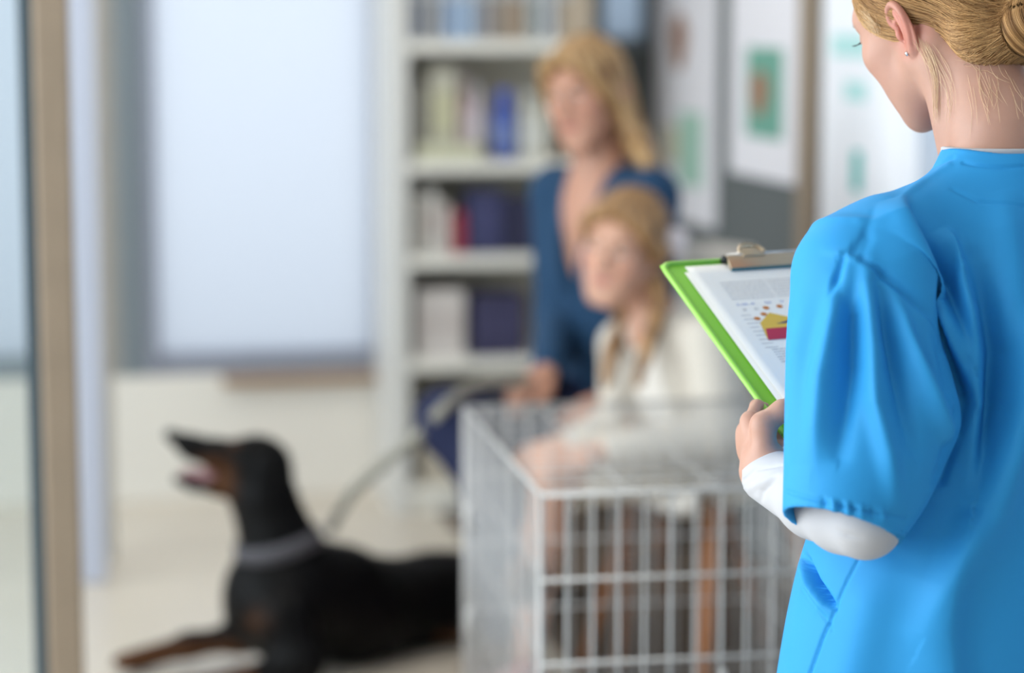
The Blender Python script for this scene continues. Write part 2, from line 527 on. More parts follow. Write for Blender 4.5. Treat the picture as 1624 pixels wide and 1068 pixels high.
# left side: shop front
fw = []
for y in np.linspace(YF + 0.05, YB - 0.05, 7): fw.append(boxmm((XL - 0.05, y - 0.035, 0.0), (XL + 0.05, y + 0.035, ZC)))
fw.append(boxmm((XL - 0.05, YF, 0), (XL + 0.05, YB, 0.25))); fw.append(boxmm((XL - 0.05, YF, 2.55), (XL + 0.05, YB, ZC)))
struct('wall_left', join(*fw), m_alu)
struct('window_4', boxmm((XL - 0.012, YF + 0.1, 0.25), (XL - 0.002, YB - 0.1, 2.55)), m_clear)
struct('wall_front', boxmm((XL, YF - 0.2, 0), (XR, YF, ZC)), m_wall)

# glazed screen that ends at the pale wooden post on the picture's left
YS = 4.62
pa = on_plane(41, 534, 1, YS)[0]; pb = on_plane(63, 534, 1, YS)[0]; pc = on_plane(121, 534, 1, YS)[0]
struct('trim_5', boxmm((pb, YS - 0.03, 0), (pc, YS + 0.05, ZC), 0.008), m_oak)
struct('trim_6', boxmm((pa, YS - 0.02, 0), (pb, YS + 0.03, ZC), 0.003), m_dark)
struct('window_5', boxmm((XL + 0.06, YS, 0.02), (pa, YS + 0.01, ZC)), m_clear)
# white frame post further back, its foot in sight on the floor
YQ = on_plane(140, 926, 2, 0.0)[1]
qa = on_plane(119, 534, 1, YQ)[0]; qb = on_plane(161, 534, 1, YQ)[0]
struct('trim_7', boxmm((qa, YQ, 0), (qb, YQ + 0.06, ZC), 0.006), m_white_frame)
struct('trim_8', boxmm((qb + 0.0005, YQ + 0.25, 0), (qb + 0.035, YQ + 0.3, ZC), 0.006), mat('beige_grey_frame', (172, 166, 158)))

# ceiling lights
m_lamp = bpy.data.materials.new('lamp_diffuser'); m_lamp.use_nodes = True
e = m_lamp.node_tree.nodes['Principled BSDF']
e.inputs['Emission Color'].default_value = (1.0, 0.93, 0.84, 1); e.inputs['Emission Strength'].default_value = 9.0
for i, (x, y) in enumerate([(-1.2, 3.0), (0.6, 4.2), (-1.2, 5.9), (0.75, 5.9)]):
    t = thing('ceiling_light', 'square white ceiling light panel', 'ceiling light', (x, y, ZC), 'ceiling light panels')
    mk('housing', boxmm((x - 0.32, y - 0.32, ZC - 0.04), (x + 0.32, y + 0.32, ZC - 0.001), 0.004), m_white_frame, t, False)
    mk('diffuser', boxmm((x - 0.295, y - 0.295, ZC - 0.046), (x + 0.295, y + 0.295, ZC - 0.0405)), m_lamp, t, False)
# ================================================================ people: shared head
def head_prims(F, O, A, s=1.0, neck=None, child=0.0, mouth=0.0):
    """O between the ears, A rows = left, forward, up; all sizes in metres times S"""
    A = np.array(A, float)
    W = lambda *p: O + s * (np.array(p) @ A)
    e = lambda c, r, k=0.012, sub=False, ax=None: F.ell(W(*c), np.array(r) * s, A if ax is None else ax, k * s, sub)
    c = lambda a, b, ra, rb, k=0.012, sub=False: F.cone(W(*a), W(*b), ra * s, rb * s, k * s, sub)
    e((0, -0.014, 0.042), (0.074, 0.094, 0.085))
    e((0, 0.030, 0.000), (0.063, 0.062, 0.085), 0.02)
    for x in (-1, 1):
        e((x * 0.038, 0.062, -0.012), (0.028, 0.026, 0.028), 0.02)          # cheekbone
        e((x * 0.034, 0.052, -0.050), (0.026, 0.030, 0.032), 0.02)
        e((x * 0.026, 0.060, -0.076), (0.021, 0.025, 0.028), 0.02)          # cheek
        c((x * 0.050, 0.004, -0.045), (x * 0.020, 0.070, -0.093), 0.018, 0.017, 0.02)
    c((-0.012, 0.078, -0.097), (0.012, 0.078, -0.097), 0.017, 0.017, 0.015)
    e((0, 0.062, -0.055), (0.040, 0.030, 0.040), 0.02)
    e((0, 0.066, 0.040), (0.052, 0.026, 0.022), 0.02)                       # brow
    for x in (-1, 1):
        e((x * 0.032, 0.094, 0.018), (0.017, 0.014, 0.011), 0.012, True)    # socket
        e((x * 0.032, 0.0765, 0.018), (0.0150, 0.0138, 0.0135), 0.004)
        e((x * 0.032, 0.0935, 0.0178), (0.0128, 0.0120, 0.0046), 0.0015, True)
    c((0, 0.088, 0.022), (0, 0.108, -0.016), 0.0075, 0.010, 0.012)          # nose
    for x in (-1, 1): e((x * 0.011, 0.096, -0.020), (0.008, 0.009, 0.007), 0.006)
    e((0, 0.087, -0.046), (0.021, 0.011, 0.006), 0.006)                     # lips
    e((0, 0.086, -0.056), (0.018, 0.011, 0.007), 0.006)
    e((0, 0.101, -0.0508), (0.020, 0.010, 0.0016), 0.003, True)
    return W
def ear_prims(F, W, A, s=1.0, side=1, o=(0.0715, -0.012, -0.009), yaw=28.0, tilt=14.0):
    """SIDE 1 = left ear; local (back, up, out) in metres"""
    A = np.array(A, float)
    a = math.radians(yaw); b = math.radians(tilt)
    back = np.array([math.sin(a) * side, -math.cos(a), 0.0]); up = np.array([0.10 * side, 0, 1.0])
    up = up * math.cos(b) + np.array([0, -1, 0]) * math.sin(b); up -= back * (up @ back); up /= np.linalg.norm(up)
    out = np.cross(back, up) * side
    if out[0] * side < 0: out = -out
    o = np.array([o[0] * side, o[1], o[2]])
    E = lambda x, y, z=0.0: W(*(o + back * x + up * y + out * z))
    ax = np.array([back, up, out]) @ A
    F.ell(E(0.0085, 0.003, -0.001), np.array([0.0178, 0.0315, 0.0044]) * s, ax, 0.004)
    F.ell(E(0.004, 0.000, -0.008), np.array([0.010, 0.018, 0.010]) * s, ax, 0.006)
    F.ell(E(0.005, -0.002, 0.006), np.array([0.0085, 0.013, 0.009]) * s, ax, 0.002, True)
    F.ell(E(0.009, 0.018, 0.0065), np.array([0.007, 0.008, 0.005]) * s, ax, 0.002, True)
    hx = spline([(-0.001, 0.004, 0.001), (-0.006, 0.016, 0.003), (0.000, 0.029, 0.003), (0.012, 0.032, 0.002), (0.021, 0.023, 0.002), (0.0235, 0.009, 0.002),
                 (0.020, -0.007, 0.002), (0.013, -0.019, 0.002), (0.005, -0.029, 0.001)], 4)
    F.chain([E(*p) for p in hx], [0.0034 * s] * len(hx), 0.002)
    ah = spline([(0.010, 0.021, 0.002), (0.0145, 0.008, 0.003), (0.0135, -0.006, 0.003), (0.007, -0.017, 0.002)], 4)
    F.chain([E(*p) for p in ah], [0.0026 * s] * len(ah), 0.003)
    F.ell(E(0.003, -0.026, 0.000), np.array([0.0085, 0.0095, 0.0048]) * s, ax, 0.004)
    F.ell(E(-0.004, -0.004, 0.002), np.array([0.004, 0.006, 0.004]) * s, ax, 0.004)   # tragus
    return E
def hand_prims(F, wrist, mcp, fingers, thumb, rw=0.026, rp=0.014, s=1.0):
    """wrist, four knuckles, four finger chains after the knuckle, a thumb chain from its base"""
    w = np.array(wrist, float)
    for i, m in enumerate(mcp):
        m = np.array(m, float)
        F.cone(w + (m - w) * 0.15, m, 0.0165 * s, 0.0108 * s, 0.014)
        F.ell(m, np.array([0.0112] * 3) * s, None, 0.004)
    for i in range(3): F.cone((np.array(mcp[i]) * 0.8 + w * 0.2), (np.array(mcp[i + 1]) * 0.8 + w * 0.2), 0.012 * s, 0.0115 * s, 0.012)
    r0 = [0.0080, 0.0084, 0.0080, 0.0070]
    for i, ch in enumerate(fingers):
        p = [mcp[i]] + list(ch); r = [r0[i] * s * q for q in (1.08, 0.98, 0.9, 0.78)][:len(p)]
        F.chain(p, r, 0.004)
    t = [np.array(x, float) for x in thumb]
    F.chain(t, [0.0165 * s, 0.0125 * s, 0.0105 * s, 0.0085 * s][:len(t)], 0.012)
def nail(c, n, t, w=0.006, l=0.007):
    n = np.array(n, float) / np.linalg.norm(n); t = np.array(t, float); t = t - n * (t @ n); t /= np.linalg.norm(t); x = np.cross(t, n)
    V, Fc = [], []
    for j in range(5):
        for i in range(5):
            a, b = (i - 2) / 2, (j - 2) / 2
            V.append(np.array(c) + x * w * a * (1 - 0.25 * max(0, b) ** 2) + t * l * b - n * (0.0022 * a * a + 0.001 * b * b))
    for j in range(4):
        for i in range(4): Fc.append((j * 5 + i, j * 5 + i + 1, j * 5 + i + 6, j * 5 + i + 5))
    return np.array(V), Fc

# ================================================================ the nurse
m_skin = mat('fair_skin', (0.62, 0.40, 0.30), 0.48, attr='tint', srgb=False, sss=0.12, bump=0.08, bscale=900, var=0.05, vscale=60)
m_scrub = mat('cyan_scrub_cotton', (0.030, 0.325, 0.72), 0.62, srgb=False, bump=0.12, bscale=1500, spec=0.25)
m_under = mat('white_jersey', (192, 192, 197), 0.8, bump=0.1, bscale=1800)
PSI = math.radians(30)
nF = -math.sin(PSI) * RGT + math.cos(PSI) * CD
nR = math.cos(PSI) * RGT + math.sin(PSI) * CD
nL = -nR
neck0 = P(1584, 246, 2.77)
N0 = np.array([neck0[0], neck0[1], 0.0]) - nF * 0.025
nA = np.array([nR, nF, UZ])
NL = lambda x, y, z: N0 + np.array([x, y, z]) @ nA            # x right, y forward, z up
nloc = lambda p: (np.asarray(p) - N0) @ nA.T
mir = lambda p: NL(*(nloc(p) * np.array([-1, 1, 1])))
nurse = thing('person', 'standing person in cyan scrub top with pinned blond hair, holding a green clipboard', 'person', N0)

S_L = P(1372, 418, 2.67); E_L = P(1372, 828, 2.575); W_L = P(1214, 748, 2.765)
S_R, E_R, W_R = mir(S_L), mir(E_L), mir(W_L)

# --- head, neck
HYAW, HPIT = math.radians(31), math.radians(27)
hfl = -math.sin(HYAW) * RGT + math.cos(HYAW) * CD
hR = math.cos(HYAW) * RGT + math.sin(HYAW) * CD
hF = hfl * math.cos(HPIT) - UZ * math.sin(HPIT)
HROLL = math.radians(12)
hU = np.cross(hR, hF)
hR, hU = hR * math.cos(HROLL) + hU * math.sin(HROLL), hU * math.cos(HROLL) - hR * math.sin(HROLL)
hA = np.array([-hR, hF, hU])
HO = P(1480, 28, 2.843)
Fh = Field()
W = head_prims(Fh, HO, hA, 0.97)
Fh.chain([W(-0.004, -0.024, -0.02), NL(0.006, 0.030, 1.335), NL(0.003, 0.022, 1.25)], [0.054, 0.0535, 0.058], 0.03)
Fh.cone(NL(-0.05, 0.01, 1.27), NL(-0.15, 0.0, 1.20), 0.03, 0.035, 0.04)
Fh.cone(NL(0.05, 0.01, 1.27), NL(0.15, 0.0, 1.20), 0.03, 0.035, 0.04)
Fh.ell(NL(0, 0.01, 1.19), (0.11, 0.07, 0.08), nA, 0.04)
for sgn in (-1, 1):      # neck muscles
    Fh.cone(W(sgn * 0.052, -0.03, -0.035), NL(sgn * -0.02, 0.07, 1.27), 0.016, 0.014, 0.025)
EAR = ear_prims(Fh, W, hA, 1.08, yaw=17.0)
ear_prims(Fh, W, hA, 1.08, side=-1, yaw=17.0)
hv, hf = Fh.mesh(0.00135, 2)
# --- left hand and forearm, its mirror image on the right
BRD_U = nF * math.cos(math.radians(34)) + UZ * math.sin(math.radians(34))
BRD_R = nR
BRD_N = np.cross(BRD_R, BRD_U)           # faces the reader
BTL = P(1047, 420, 2.99)
BC = lambda a, b, n=0.0: BTL + BRD_R * a - BRD_U * b + BRD_N * n      # a across, b down from the top left corner
def left_hand(F, m=lambda p: p):
    mc = [m(P(1190, 668, 2.786)), m(P(1184, 684, 2.806)), m(P(1186, 704, 2.818)), m(P(1192, 724, 2.823))]
    fg = [[m(P(1200, 645, 2.823)), m(BC(0.030, 0.262, -0.014)), m(BC(0.052, 0.258, -0.012))],
          [m(P(1192, 664, 2.843)), m(BC(0.030, 0.282, -0.016)), m(BC(0.056, 0.280, -0.012))],
          [m(P(1196, 690, 2.848)), m(BC(0.030, 0.302, -0.016)), m(BC(0.054, 0.300, -0.012))],
          [m(P(1204, 714, 2.843)), m(P(1226, 708, 2.838)), m(P(1244, 700, 2.833))]]
    th = [m(P(1212, 716, 2.753)), m(P(1210, 674, 2.753)), m(P(1240, 652, 2.756)), m(BC(0.052, 0.262, 0.012))]
    hand_prims(F, m(W_L), mc, fg, th)
    F.chain([m(P(1214, 735, 2.768)), m(W_L), m(W_L + (E_L - W_L) * 0.45), m(E_L)], [0.024, 0.0262, 0.029, 0.033], 0.012)
    return th, fg
Fa = Field(); th, fg = left_hand(Fa)
av, af = Fa.mesh(0.0014, 2)
lp = nloc(av) * np.array([-1, 1, 1]); bv = N0 + lp @ nA; bf = af[:, ::-1]
RSH = nR * (2 * nloc(BC(0.117, 0.262))[0])
wgt = np.clip(((bv - E_R) @ (W_R - E_R)) / ((W_R - E_R) @ (W_R - E_R)), 0, 1)
bv = bv + wgt[:, None] * RSH
# --- trunk, upper arms and legs, coarse: all of it under the clothes
Ft = Field()
Ft.stack(N0, nA, [(0.74, 0, -0.01, 0.165, 0.10), (0.86, 0, -0.01, 0.16, 0.105), (1.0, 0, 0, 0.135, 0.09), (1.12, 0, 0.0, 0.15, 0.095), (1.22, 0, 0, 0.13, 0.075), (1.27, 0, 0.01, 0.07, 0.06)], 0.03)
for a, b in ((S_L, E_L), (S_R, E_R)):
    Ft.cone(NL(0, 0, 1.2), a, 0.06, 0.045, 0.03); Ft.cone(a, b, 0.044, 0.038, 0.02)
for x in (-1, 1):
    Ft.chain([NL(x * 0.09, 0, 0.76), NL(x * 0.095, 0.02, 0.43), NL(x * 0.1, -0.01, 0.08)], [0.08, 0.052, 0.034], 0.03)
tv, tf = Ft.mesh(0.007, 1)
V = np.vstack([hv, av, bv, tv]); Fc = np.vstack([hf, af + len(hv), bf + len(hv) + len(av), tf + len(hv) + len(av) + len(bv)])
tint = np.tile(np.array([0.535, 0.292, 0.215]), (len(V), 1))
dE = np.linalg.norm(V - EAR(0.008, 0.0), axis=1); q = np.clip(1.6 - dE / 0.028, 0, 1)[:, None]
tint = tint * (1 - q) + np.array([0.56, 0.215, 0.16]) * q
q = np.exp(-(np.linalg.norm((V - W(0, 0.096, -0.051)) @ hA.T / np.array([0.022, 0.02, 0.011]), axis=1)) ** 4)[:, None]
tint = tint * (1 - q) + np.array([0.52, 0.2, 0.18]) * q
q = np.exp(-(np.linalg.norm(V - W(0.045, 0.06, -0.03), axis=1) / 0.035) ** 2)[:, None] * 0.25
tint = tint * (1 - q) + np.array([0.55, 0.245, 0.185]) * q
body = mk('body', (V, Fc), m_skin, nurse, col=tint)
# thumb nail, eyes, brows, lashes, ear stud
m_nail = mat('finger_nail', (224, 178, 165), 0.3)
m_white_eye = mat('eye_white', (235, 232, 228), 0.2)
m_iris = mat('iris', (70, 90, 110), 0.15)
m_lash = mat('dark_lash', (38, 28, 24), 0.7)
def face_details(W, A, root, s=1.0, brow=(120, 92, 62), iris=m_iris):
    A = np.array(A)
    for x in (-1, 1):
        c = W(x * 0.032, 0.0766, 0.018)
        F = Field(); F.ell(c, np.array([0.0122] * 3) * s, A, 0.0)
        eo = mk('eye', F.mesh(0.0012 * s, 1), m_white_eye, root)
        F = Field(); F.ell(c + A[1] * 0.0094 * s - A[2] * 0.0012 * s, np.array([0.0058, 0.0036, 0.0058]) * s, A, 0.0)
        mk('iris', F.mesh(0.0009 * s, 1), iris, eo)
        br = spline([W(x * 0.014, 0.0925, 0.036), W(x * 0.032, 0.0900, 0.043), W(x * 0.050, 0.076, 0.037)], 5)
        mk('eyebrow', tube(br, [0.0022 * s] * 4 + [0.0028 * s] * 4 + [0.0015 * s] * (len(br) - 8), 8), mat('brow_%d_%d' % brow[:2], brow, 0.8), root)
        L = []
        for i in range(15):
            u = -1 + 2 * i / 14
            p0 = W(x * (0.032 + 0.0125 * u), 0.0915 - 0.0035 * u * u, 0.0215 - 0.003 * u * u)
            p2 = W(x * (0.032 + 0.0165 * u), 0.1005 - 0.0035 * u * u, 0.0205 + 0.001 * (1 - u * u))
            p1 = (p0 + p2) / 2 - A[2] * 0.0015
            L.append(spline([p0, p1, p2], 4))
        mk('eyelashes', strands(np.array(L), 0.00045 * s), m_lash, root)
face_details(W, hA, nurse, iris=mat('iris', (70, 90, 110)))
mk('earring', join(lathe([(0.0005, -0.001), (0.0028, 0), (0.0030, 0.0012), (0.0016, 0.0026)], EAR(-0.002, -0.028, 0.0052), 12, EAR(0, 0, 1) - EAR(0, 0, 0)),
                   tube([EAR(-0.002, -0.028, 0.006), EAR(-0.002, -0.028, -0.008)], 0.0005, 6),
                   tube([EAR(0.000, -0.030, -0.0085), EAR(0.002, -0.026, -0.0085), EAR(0.004, -0.029, -0.0088)], 0.0008, 6),
                   tube([EAR(-0.004, -0.030, -0.0085), EAR(-0.004, -0.0265, -0.0085), EAR(-0.006, -0.028, -0.0088)], 0.0008, 6)),
   mat('silver', (225, 225, 230), 0.15, metal=1.0), nurse)

# --- scrub top
Fs = Field()
Fs.stack(N0, nA, [(0.60, -0.035, 0.035, 0.240, 0.185), (0.70, -0.030, 0.030, 0.236, 0.180), (0.82, -0.022, 0.022, 0.228, 0.170), (0.95, -0.010, 0.010, 0.208, 0.150), (1.06, 0, 0.0, 0.195, 0.135),
                  (1.15, 0, -0.004, 0.185, 0.120), (1.215, 0, -0.002, 0.160, 0.098), (1.262, 0, 0.0, 0.118, 0.078), (1.29, 0, 0.010, 0.086, 0.072), (1.314, 0, 0.018, 0.072, 0.068)], 0.03)
for sg, S in ((-1, S_L), (1, S_R)):
    Fs.cone(NL(sg * 0.066, 0.012, 1.270), NL(sg * 0.165, 0.0, 1.222), 0.030, 0.052, 0.04)
def sleeve(F, mirror=False, inset=0.0, top=None, sub=False, k=0.006):
    dep = lambda y: 2.668 - 0.085 * (y - 418) / 420
    a0, b0 = P(1398, 600, dep(600)), P(1333, 839, dep(838))
    ez = (a0 - b0) / np.linalg.norm(a0 - b0)
    ex = RGT - ez * (RGT @ ez); ex /= np.linalg.norm(ex); ey = np.cross(ez, ex)
    tab = [(392, 1296, 1420, 0.050), (430, 1268, 1455, 0.066), (500, 1250, 1490, 0.074), (570, 1243, 1514, 0.080), (632, 1241, 1527, 0.082), (700, 1240, 1503, 0.078),
           (770, 1239, 1472, 0.072), (838, 1238, 1428, 0.066)]
    rings = []
    for y, a, b, rd in tab:
        c = P((a + b) / 2, y, dep(y)); q = c - b0
        rings.append([q @ ez, q @ ex, q @ ey, (b - a) / 2 * dep(y) / FPX - inset, rd - inset])
    if top is not None:
        rings = [r for r in rings if r[0] < top]; rings[-1 if rings[-1][0] < rings[0][0] else 0][0] -= 0.02
    A = np.array([ex, ey, ez]); o = b0
    if mirror:
        mv = lambda d: (d @ nA.T * np.array([-1, 1, 1])) @ nA
        A = np.array([mv(ex), mv(ey), mv(ez)]); o = mir(b0)
    F.stack(o, A, rings, k, sub)
for mm, S in ((False, S_L), (True, S_R)):
    sleeve(Fs, mm)
    Fs.ell(S, (0.072, 0.068, 0.064), nA, 0.03)
for mm in (False, True): sleeve(Fs, mm, 0.0075, 0.085, True, 0.0)
Fs.chain([NL(0, 0.025, 1.24), NL(0, 0.024, 1.40)], [0.0685, 0.0685], 0, True)
Fs.cone(NL(0.004, 0.11, 1.165), NL(0.004, 0.065, 1.33), 0.012, 0.074, 0, True)
Fs.stack(N0, nA, [(0.55, -0.035, 0.035, 0.234, 0.179), (0.70, -0.030, 0.030, 0.230, 0.174), (0.78, -0.024, 0.024, 0.224, 0.168)], 0, True)
sv, sf = Fs.mesh(0.0025, 2)
n = vnormals(sv, sf)
vx, vy, vd = proj(sv)
face = np.clip(((CAM - sv) / np.linalg.norm(CAM - sv, axis=1)[:, None] * n).sum(1) * 2.5, 0, 1)
disp = np.zeros(len(sv))

def fo(pts, wl, wr, m=None):
    global disp
    disp += 1.7 * fold(vx, vy, pts, wl, wr)
arm_only = None
# the back: pulls from the neck towards the armhole
fo([(1426, 312, 0), (1433, 342, .010), (1454, 400, .015), (1484, 460, .015), (1513, 520, .012), (1538, 575, .004)], 42, 11)
fo([(1449, 338, -.003), (1473, 395, -.009), (1499, 448, -.010), (1522, 510, -.005), (1535, 560, -.001)], 13, 15)
fo([(1492, 362, 0), (1502, 382, .009), (1522, 430, .014), (1540, 500, .014), (1549, 570, .011), (1552, 640, .010), (1549, 720, .009), (1540, 790, .004)], 17, 12)
fo([(1545, 415, -.003), (1566, 490, -.014), (1580, 560, -.019), (1574, 640, -.019), (1561, 720, -.016), (1546, 800, -.008)], 18, 24)
fo([(1650, 520, .012), (1616, 620, .022), (1590, 710, .024), (1563, 790, .022), (1536, 860, .017), (1502, 930, .008), (1470, 1000, .002)], 24, 46)
fo([(1486, 496, 0), (1500, 516, .005), (1514, 555, .007), (1535, 605, .006), (1548, 640, .003)], 9, 12)
fo([(1472, 522, -.002), (1494, 560, -.007), (1515, 610, -.008), (1528, 640, -.006), (1512, 700, -.006), (1492, 760, -.004)], 10, 10)
fo([(1525, 860, .004), (1506, 930, .010), (1500, 1000, .011), (1507, 1075, .010)], 60, 26)
fo([(1590, 300, 0), (1600, 360, .004), (1612, 440, .005), (1624, 520, .003)], 26, 26)
# armhole seam
fo([(1356, 408, -.001), (1366, 412, -.0035), (1392, 430, -.004), (1422, 459, -.004), (1476, 516, -.004), (1506, 562, -.004), (1528, 624, -.004)], 4.5, 7)
fo([(1300, 398, .0), (1330, 404, .002), (1358, 412, .0025)], 5, 8)
# sleeve folds falling from the cap
fo([(1346, 412, .002), (1338, 460, .008), (1324, 530, .011), (1310, 600, .011), (1300, 680, .008), (1290, 740, .001)], 22, 15)
fo([(1330, 430, -.002), (1346, 500, -.009), (1345, 580, -.011), (1338, 650, -.008), (1330, 720, -.003)], 13, 18)
fo([(1373, 424, .004), (1378, 490, .009), (1384, 560, .010), (1388, 640, .010), (1408, 725, .008), (1420, 790, .002)], 15, 16)
fo([(1393, 450, -.003), (1404, 510, -.009), (1418, 580, -.010), (1432, 650, -.008), (1446, 710, -.003)], 12, 17)
fo([(1404, 455, .002), (1426, 510, .008), (1450, 575, .011), (1478, 635, .010), (1506, 690, .006)], 14, 13)
fo([(1446, 528, -.001), (1474, 580, -.006), (1500, 622, -.006)], 10, 12)
fo([(1362, 350, .0005), (1378, 380, -.0014), (1368, 404, -.001)], 7, 7)
fo([(1388, 330, -.0003), (1372, 372, -.0016), (1352, 402, -.002)], 6, 9)
fo([(1340, 405, -.002), (1326, 445, -.004), (1318, 480, 0)], 5, 6)
fo([(1280, 470, 0), (1264, 560, .004), (1262, 660, .003), (1258, 740, 0)], 12, 18)
# hem stitching and its small puckers
fo([(1238, 777, -.0012), (1300, 795, -.0016), (1375, 812, -.0016), (1436, 820, -.0012)], 2.6, 2.6)
for i, x_ in enumerate((1306, 1322, 1334, 1345, 1352, 1366, 1384, 1400)):
    y_ = 796 + (x_ - 1300) * 0.2
    fo([(x_ - 3, y_ - 12, 0), (x_, y_, .0024 if i % 2 else -.002), (x_ + 3, y_ + 20, .0)], 4, 4)
# shoulder seam, yoke, neckband
fo([(1512, 250, -.001), (1476, 268, -.0016), (1440, 292, -.0012)], 2.6, 2.6)
fo([(1504, 262, .001), (1466, 284, .0022), (1430, 312, .001)], 6, 6)
fo([(1528, 258, -.0012), (1550, 263, -.0014), (1590, 266, -.0014), (1650, 262, -.0012)], 2.6, 2.6)
fo([(1510, 300, -.0008), (1550, 320, -.0011), (1650, 330, -.0011)], 2.6, 2.6)
# side pocket and seams of the lower part
fo([(1258, 845, -.008), (1271, 885, -.014), (1289, 924, -.015), (1311, 953, -.010), (1326, 968, -.001)], 2.6, 7.5)
fo([(1266, 890, .002), (1282, 930, .004), (1304, 960, .003), (1318, 974, 0)], 12, 4)
fo([(1326, 968, -.002), (1306, 1012, -.0022), (1284, 1072, -.0022)], 2.6, 2.6)
fo([(1326, 966, -.0016), (1345, 922, -.0016), (1368, 876, -.0012)], 2.6, 2.6)
fo([(1256, 890, -.001), (1288, 950, -.0014), (1322, 1000, -.0012)], 2.4, 2.4)
fo([(1420, 880, 0), (1380, 960, .005), (1350, 1070, .005)], 40, 40)
sv = sv + n * (disp * face)[:, None]
mk('scrub_top', (sv, sf), m_scrub, nurse)
# --- white shirt under it: collar and sleeves
Fu = Field()
Fu.chain([NL(0, 0.024, 1.27), NL(0, 0.026, 1.318)], [0.0675, 0.0665], 0)
Fu.add((lambda X, Y, Z: 1.3185 - Z + 0 * X + 0 * Y, (-9, -9, 1.3185), (9, 9, 3)), 0, True)
Fu.cone(NL(0.004, 0.11, 1.20), NL(0.004, 0.075, 1.34), 0.012, 0.072, 0, True)
for mm in (False, True):
    f = mir if mm else (lambda p: np.asarray(p, float))
    cuff = W_L + (W_L - E_L) * 0.02 + np.array([0, 0, -0.004])
    sh_ = RSH if mm else np.zeros(3); fc = f(cuff) + sh_
    d = (fc - f(E_L)); d /= np.linalg.norm(d)
    Fu.chain([f(S_L), f(E_L + (S_L - E_L) * 0.3), f(E_L), f(E_L + (cuff - E_L) * 0.18) + sh_ * 0.18, f(E_L + (cuff - E_L) * 0.45) + sh_ * 0.45, fc], [0.05, 0.043, 0.0372, 0.0425, 0.0420, 0.0305], 0.015)
    Fu.cone(fc + d * 0.022, fc + d * 0.06, 0.038, 0.05, 0, True)
uv, uf = Fu.mesh(0.002, 2)
un = vnormals(uv, uf); vx, vy, vd = proj(uv)
face = np.clip(((CAM - uv) / np.linalg.norm(CAM - uv, axis=1)[:, None] * un).sum(1) * 2.5, 0, 1); disp = np.zeros(len(uv))
fo([(1180, 762, -.0008), (1196, 746, -.0012), (1240, 738, -.0012)], 2.4, 2.4)
fo([(1204, 806, 0), (1210, 780, -.0022), (1226, 764, -.0022), (1242, 756, -.001)], 4, 4)
fo([(1190, 776, .001), (1206, 766, .0018), (1236, 752, .001)], 6, 6)
fo([(1318, 838, 0), (1345, 850, -.0012), (1375, 856, 0)], 4, 6)
uv = uv + un * (disp * face)[:, None]
mk('undershirt', (uv, uf), m_under, nurse)
# --- trousers and shoes (below the picture)
Fp = Field()
Fp.stack(N0, nA, [(0.66, 0, 0.0, 0.185, 0.125), (0.80, 0, -0.005, 0.18, 0.12), (0.93, 0, 0, 0.16, 0.105)], 0.03)
for x in (-1, 1): Fp.chain([NL(x * 0.095, 0, 0.74), NL(x * 0.1, 0.02, 0.43), NL(x * 0.105, -0.01, 0.07)], [0.095, 0.075, 0.062], 0.03)
mk('trousers', Fp.mesh(0.006, 2), m_scrub, nurse)
for x in (-1, 1):
    Fq = Field(); Fq.chain([NL(x * 0.105, -0.02, 0.045), NL(x * 0.11, 0.10, 0.038), NL(x * 0.112, 0.17, 0.03)], [0.043, 0.042, 0.028], 0.02)
    Fq.add((lambda X, Y, Z: Z + 0 * X + 0 * Y, (-9, -9, -1), (9, 9, 0.0)), 0, True)
    mk('shoe', Fq.mesh(0.004, 2), m_under, nurse)

# --- hair
m_hair = mat('blond_hair', (0.50, 0.30, 0.12), 0.38, attr='tint', srgb=False, spec=0.45)
HC, HR = np.array([0.0, -0.014, 0.040]), np.array([0.0785, 0.1005, 0.0905])
BUN = np.array([-0.026, -0.122, -0.074])
Fsk = Field()
Fsk.ell(W(*HC), HR * 0.97, hA, 0.01)
Fsk.ell(W(-0.004, -0.078, -0.046), np.array((0.068, 0.036, 0.062)) * 0.97, hA, 0.03)
Fbn = Field()
Fbn.ell(W(*BUN), np.array((0.052, 0.034, 0.042)) * 0.97, hA, 0.012)
Fhh = Field(); Fhh.pr = Fsk.pr + Fbn.pr
def half(o, nrm):
    o = W(*o); nn = np.array(nrm, float) / np.linalg.norm(nrm); nn = nn @ hA
    return (lambda X, Y, Z: -((X - o[0]) * nn[0] + (Y - o[1]) * nn[1] + (Z - o[2]) * nn[2]), o - 0.4, o + 0.4)
# the hairline: what lies in front of it and below it stays skin
Fhh.add(half((0, 0.052, 0.062), (0, 1.0, -0.35)), 0.006, True)
Fhh.add(half((0, 0.012, 0.006), (0, 0.72, -0.9)), 0.006, True)
for sg in (-1, 1): Fhh.ell(W(sg * 0.085, -0.006, -0.012), (0.03, 0.017, 0.036), hA, 0.006, True)
def temple(X, Y, Z):
    x, y, z = X - HO[0], Y - HO[1], Z - HO[2]
    fy = x * hA[1, 0] + y * hA[1, 1] + z * hA[1, 2]; fz = x * hA[2, 0] + y * hA[2, 1] + z * hA[2, 2]
    return np.maximum(0.004 - fy, fz - 0.030)
Fhh.add((temple, HO - 0.3, HO + 0.3), 0.006, True)
hvv, hff = Fhh.mesh(0.0018, 2)
def fval(F, p):
    D = np.full(len(p), 1.0)
    for f, a, b, k, sub in F.pr:
        if sub: continue
        d = f(p[:, 0], p[:, 1], p[:, 2]); h = np.maximum(k - np.abs(D - d), 0) / k
        D = np.minimum(D, d) - h * h * k * 0.25
    return D
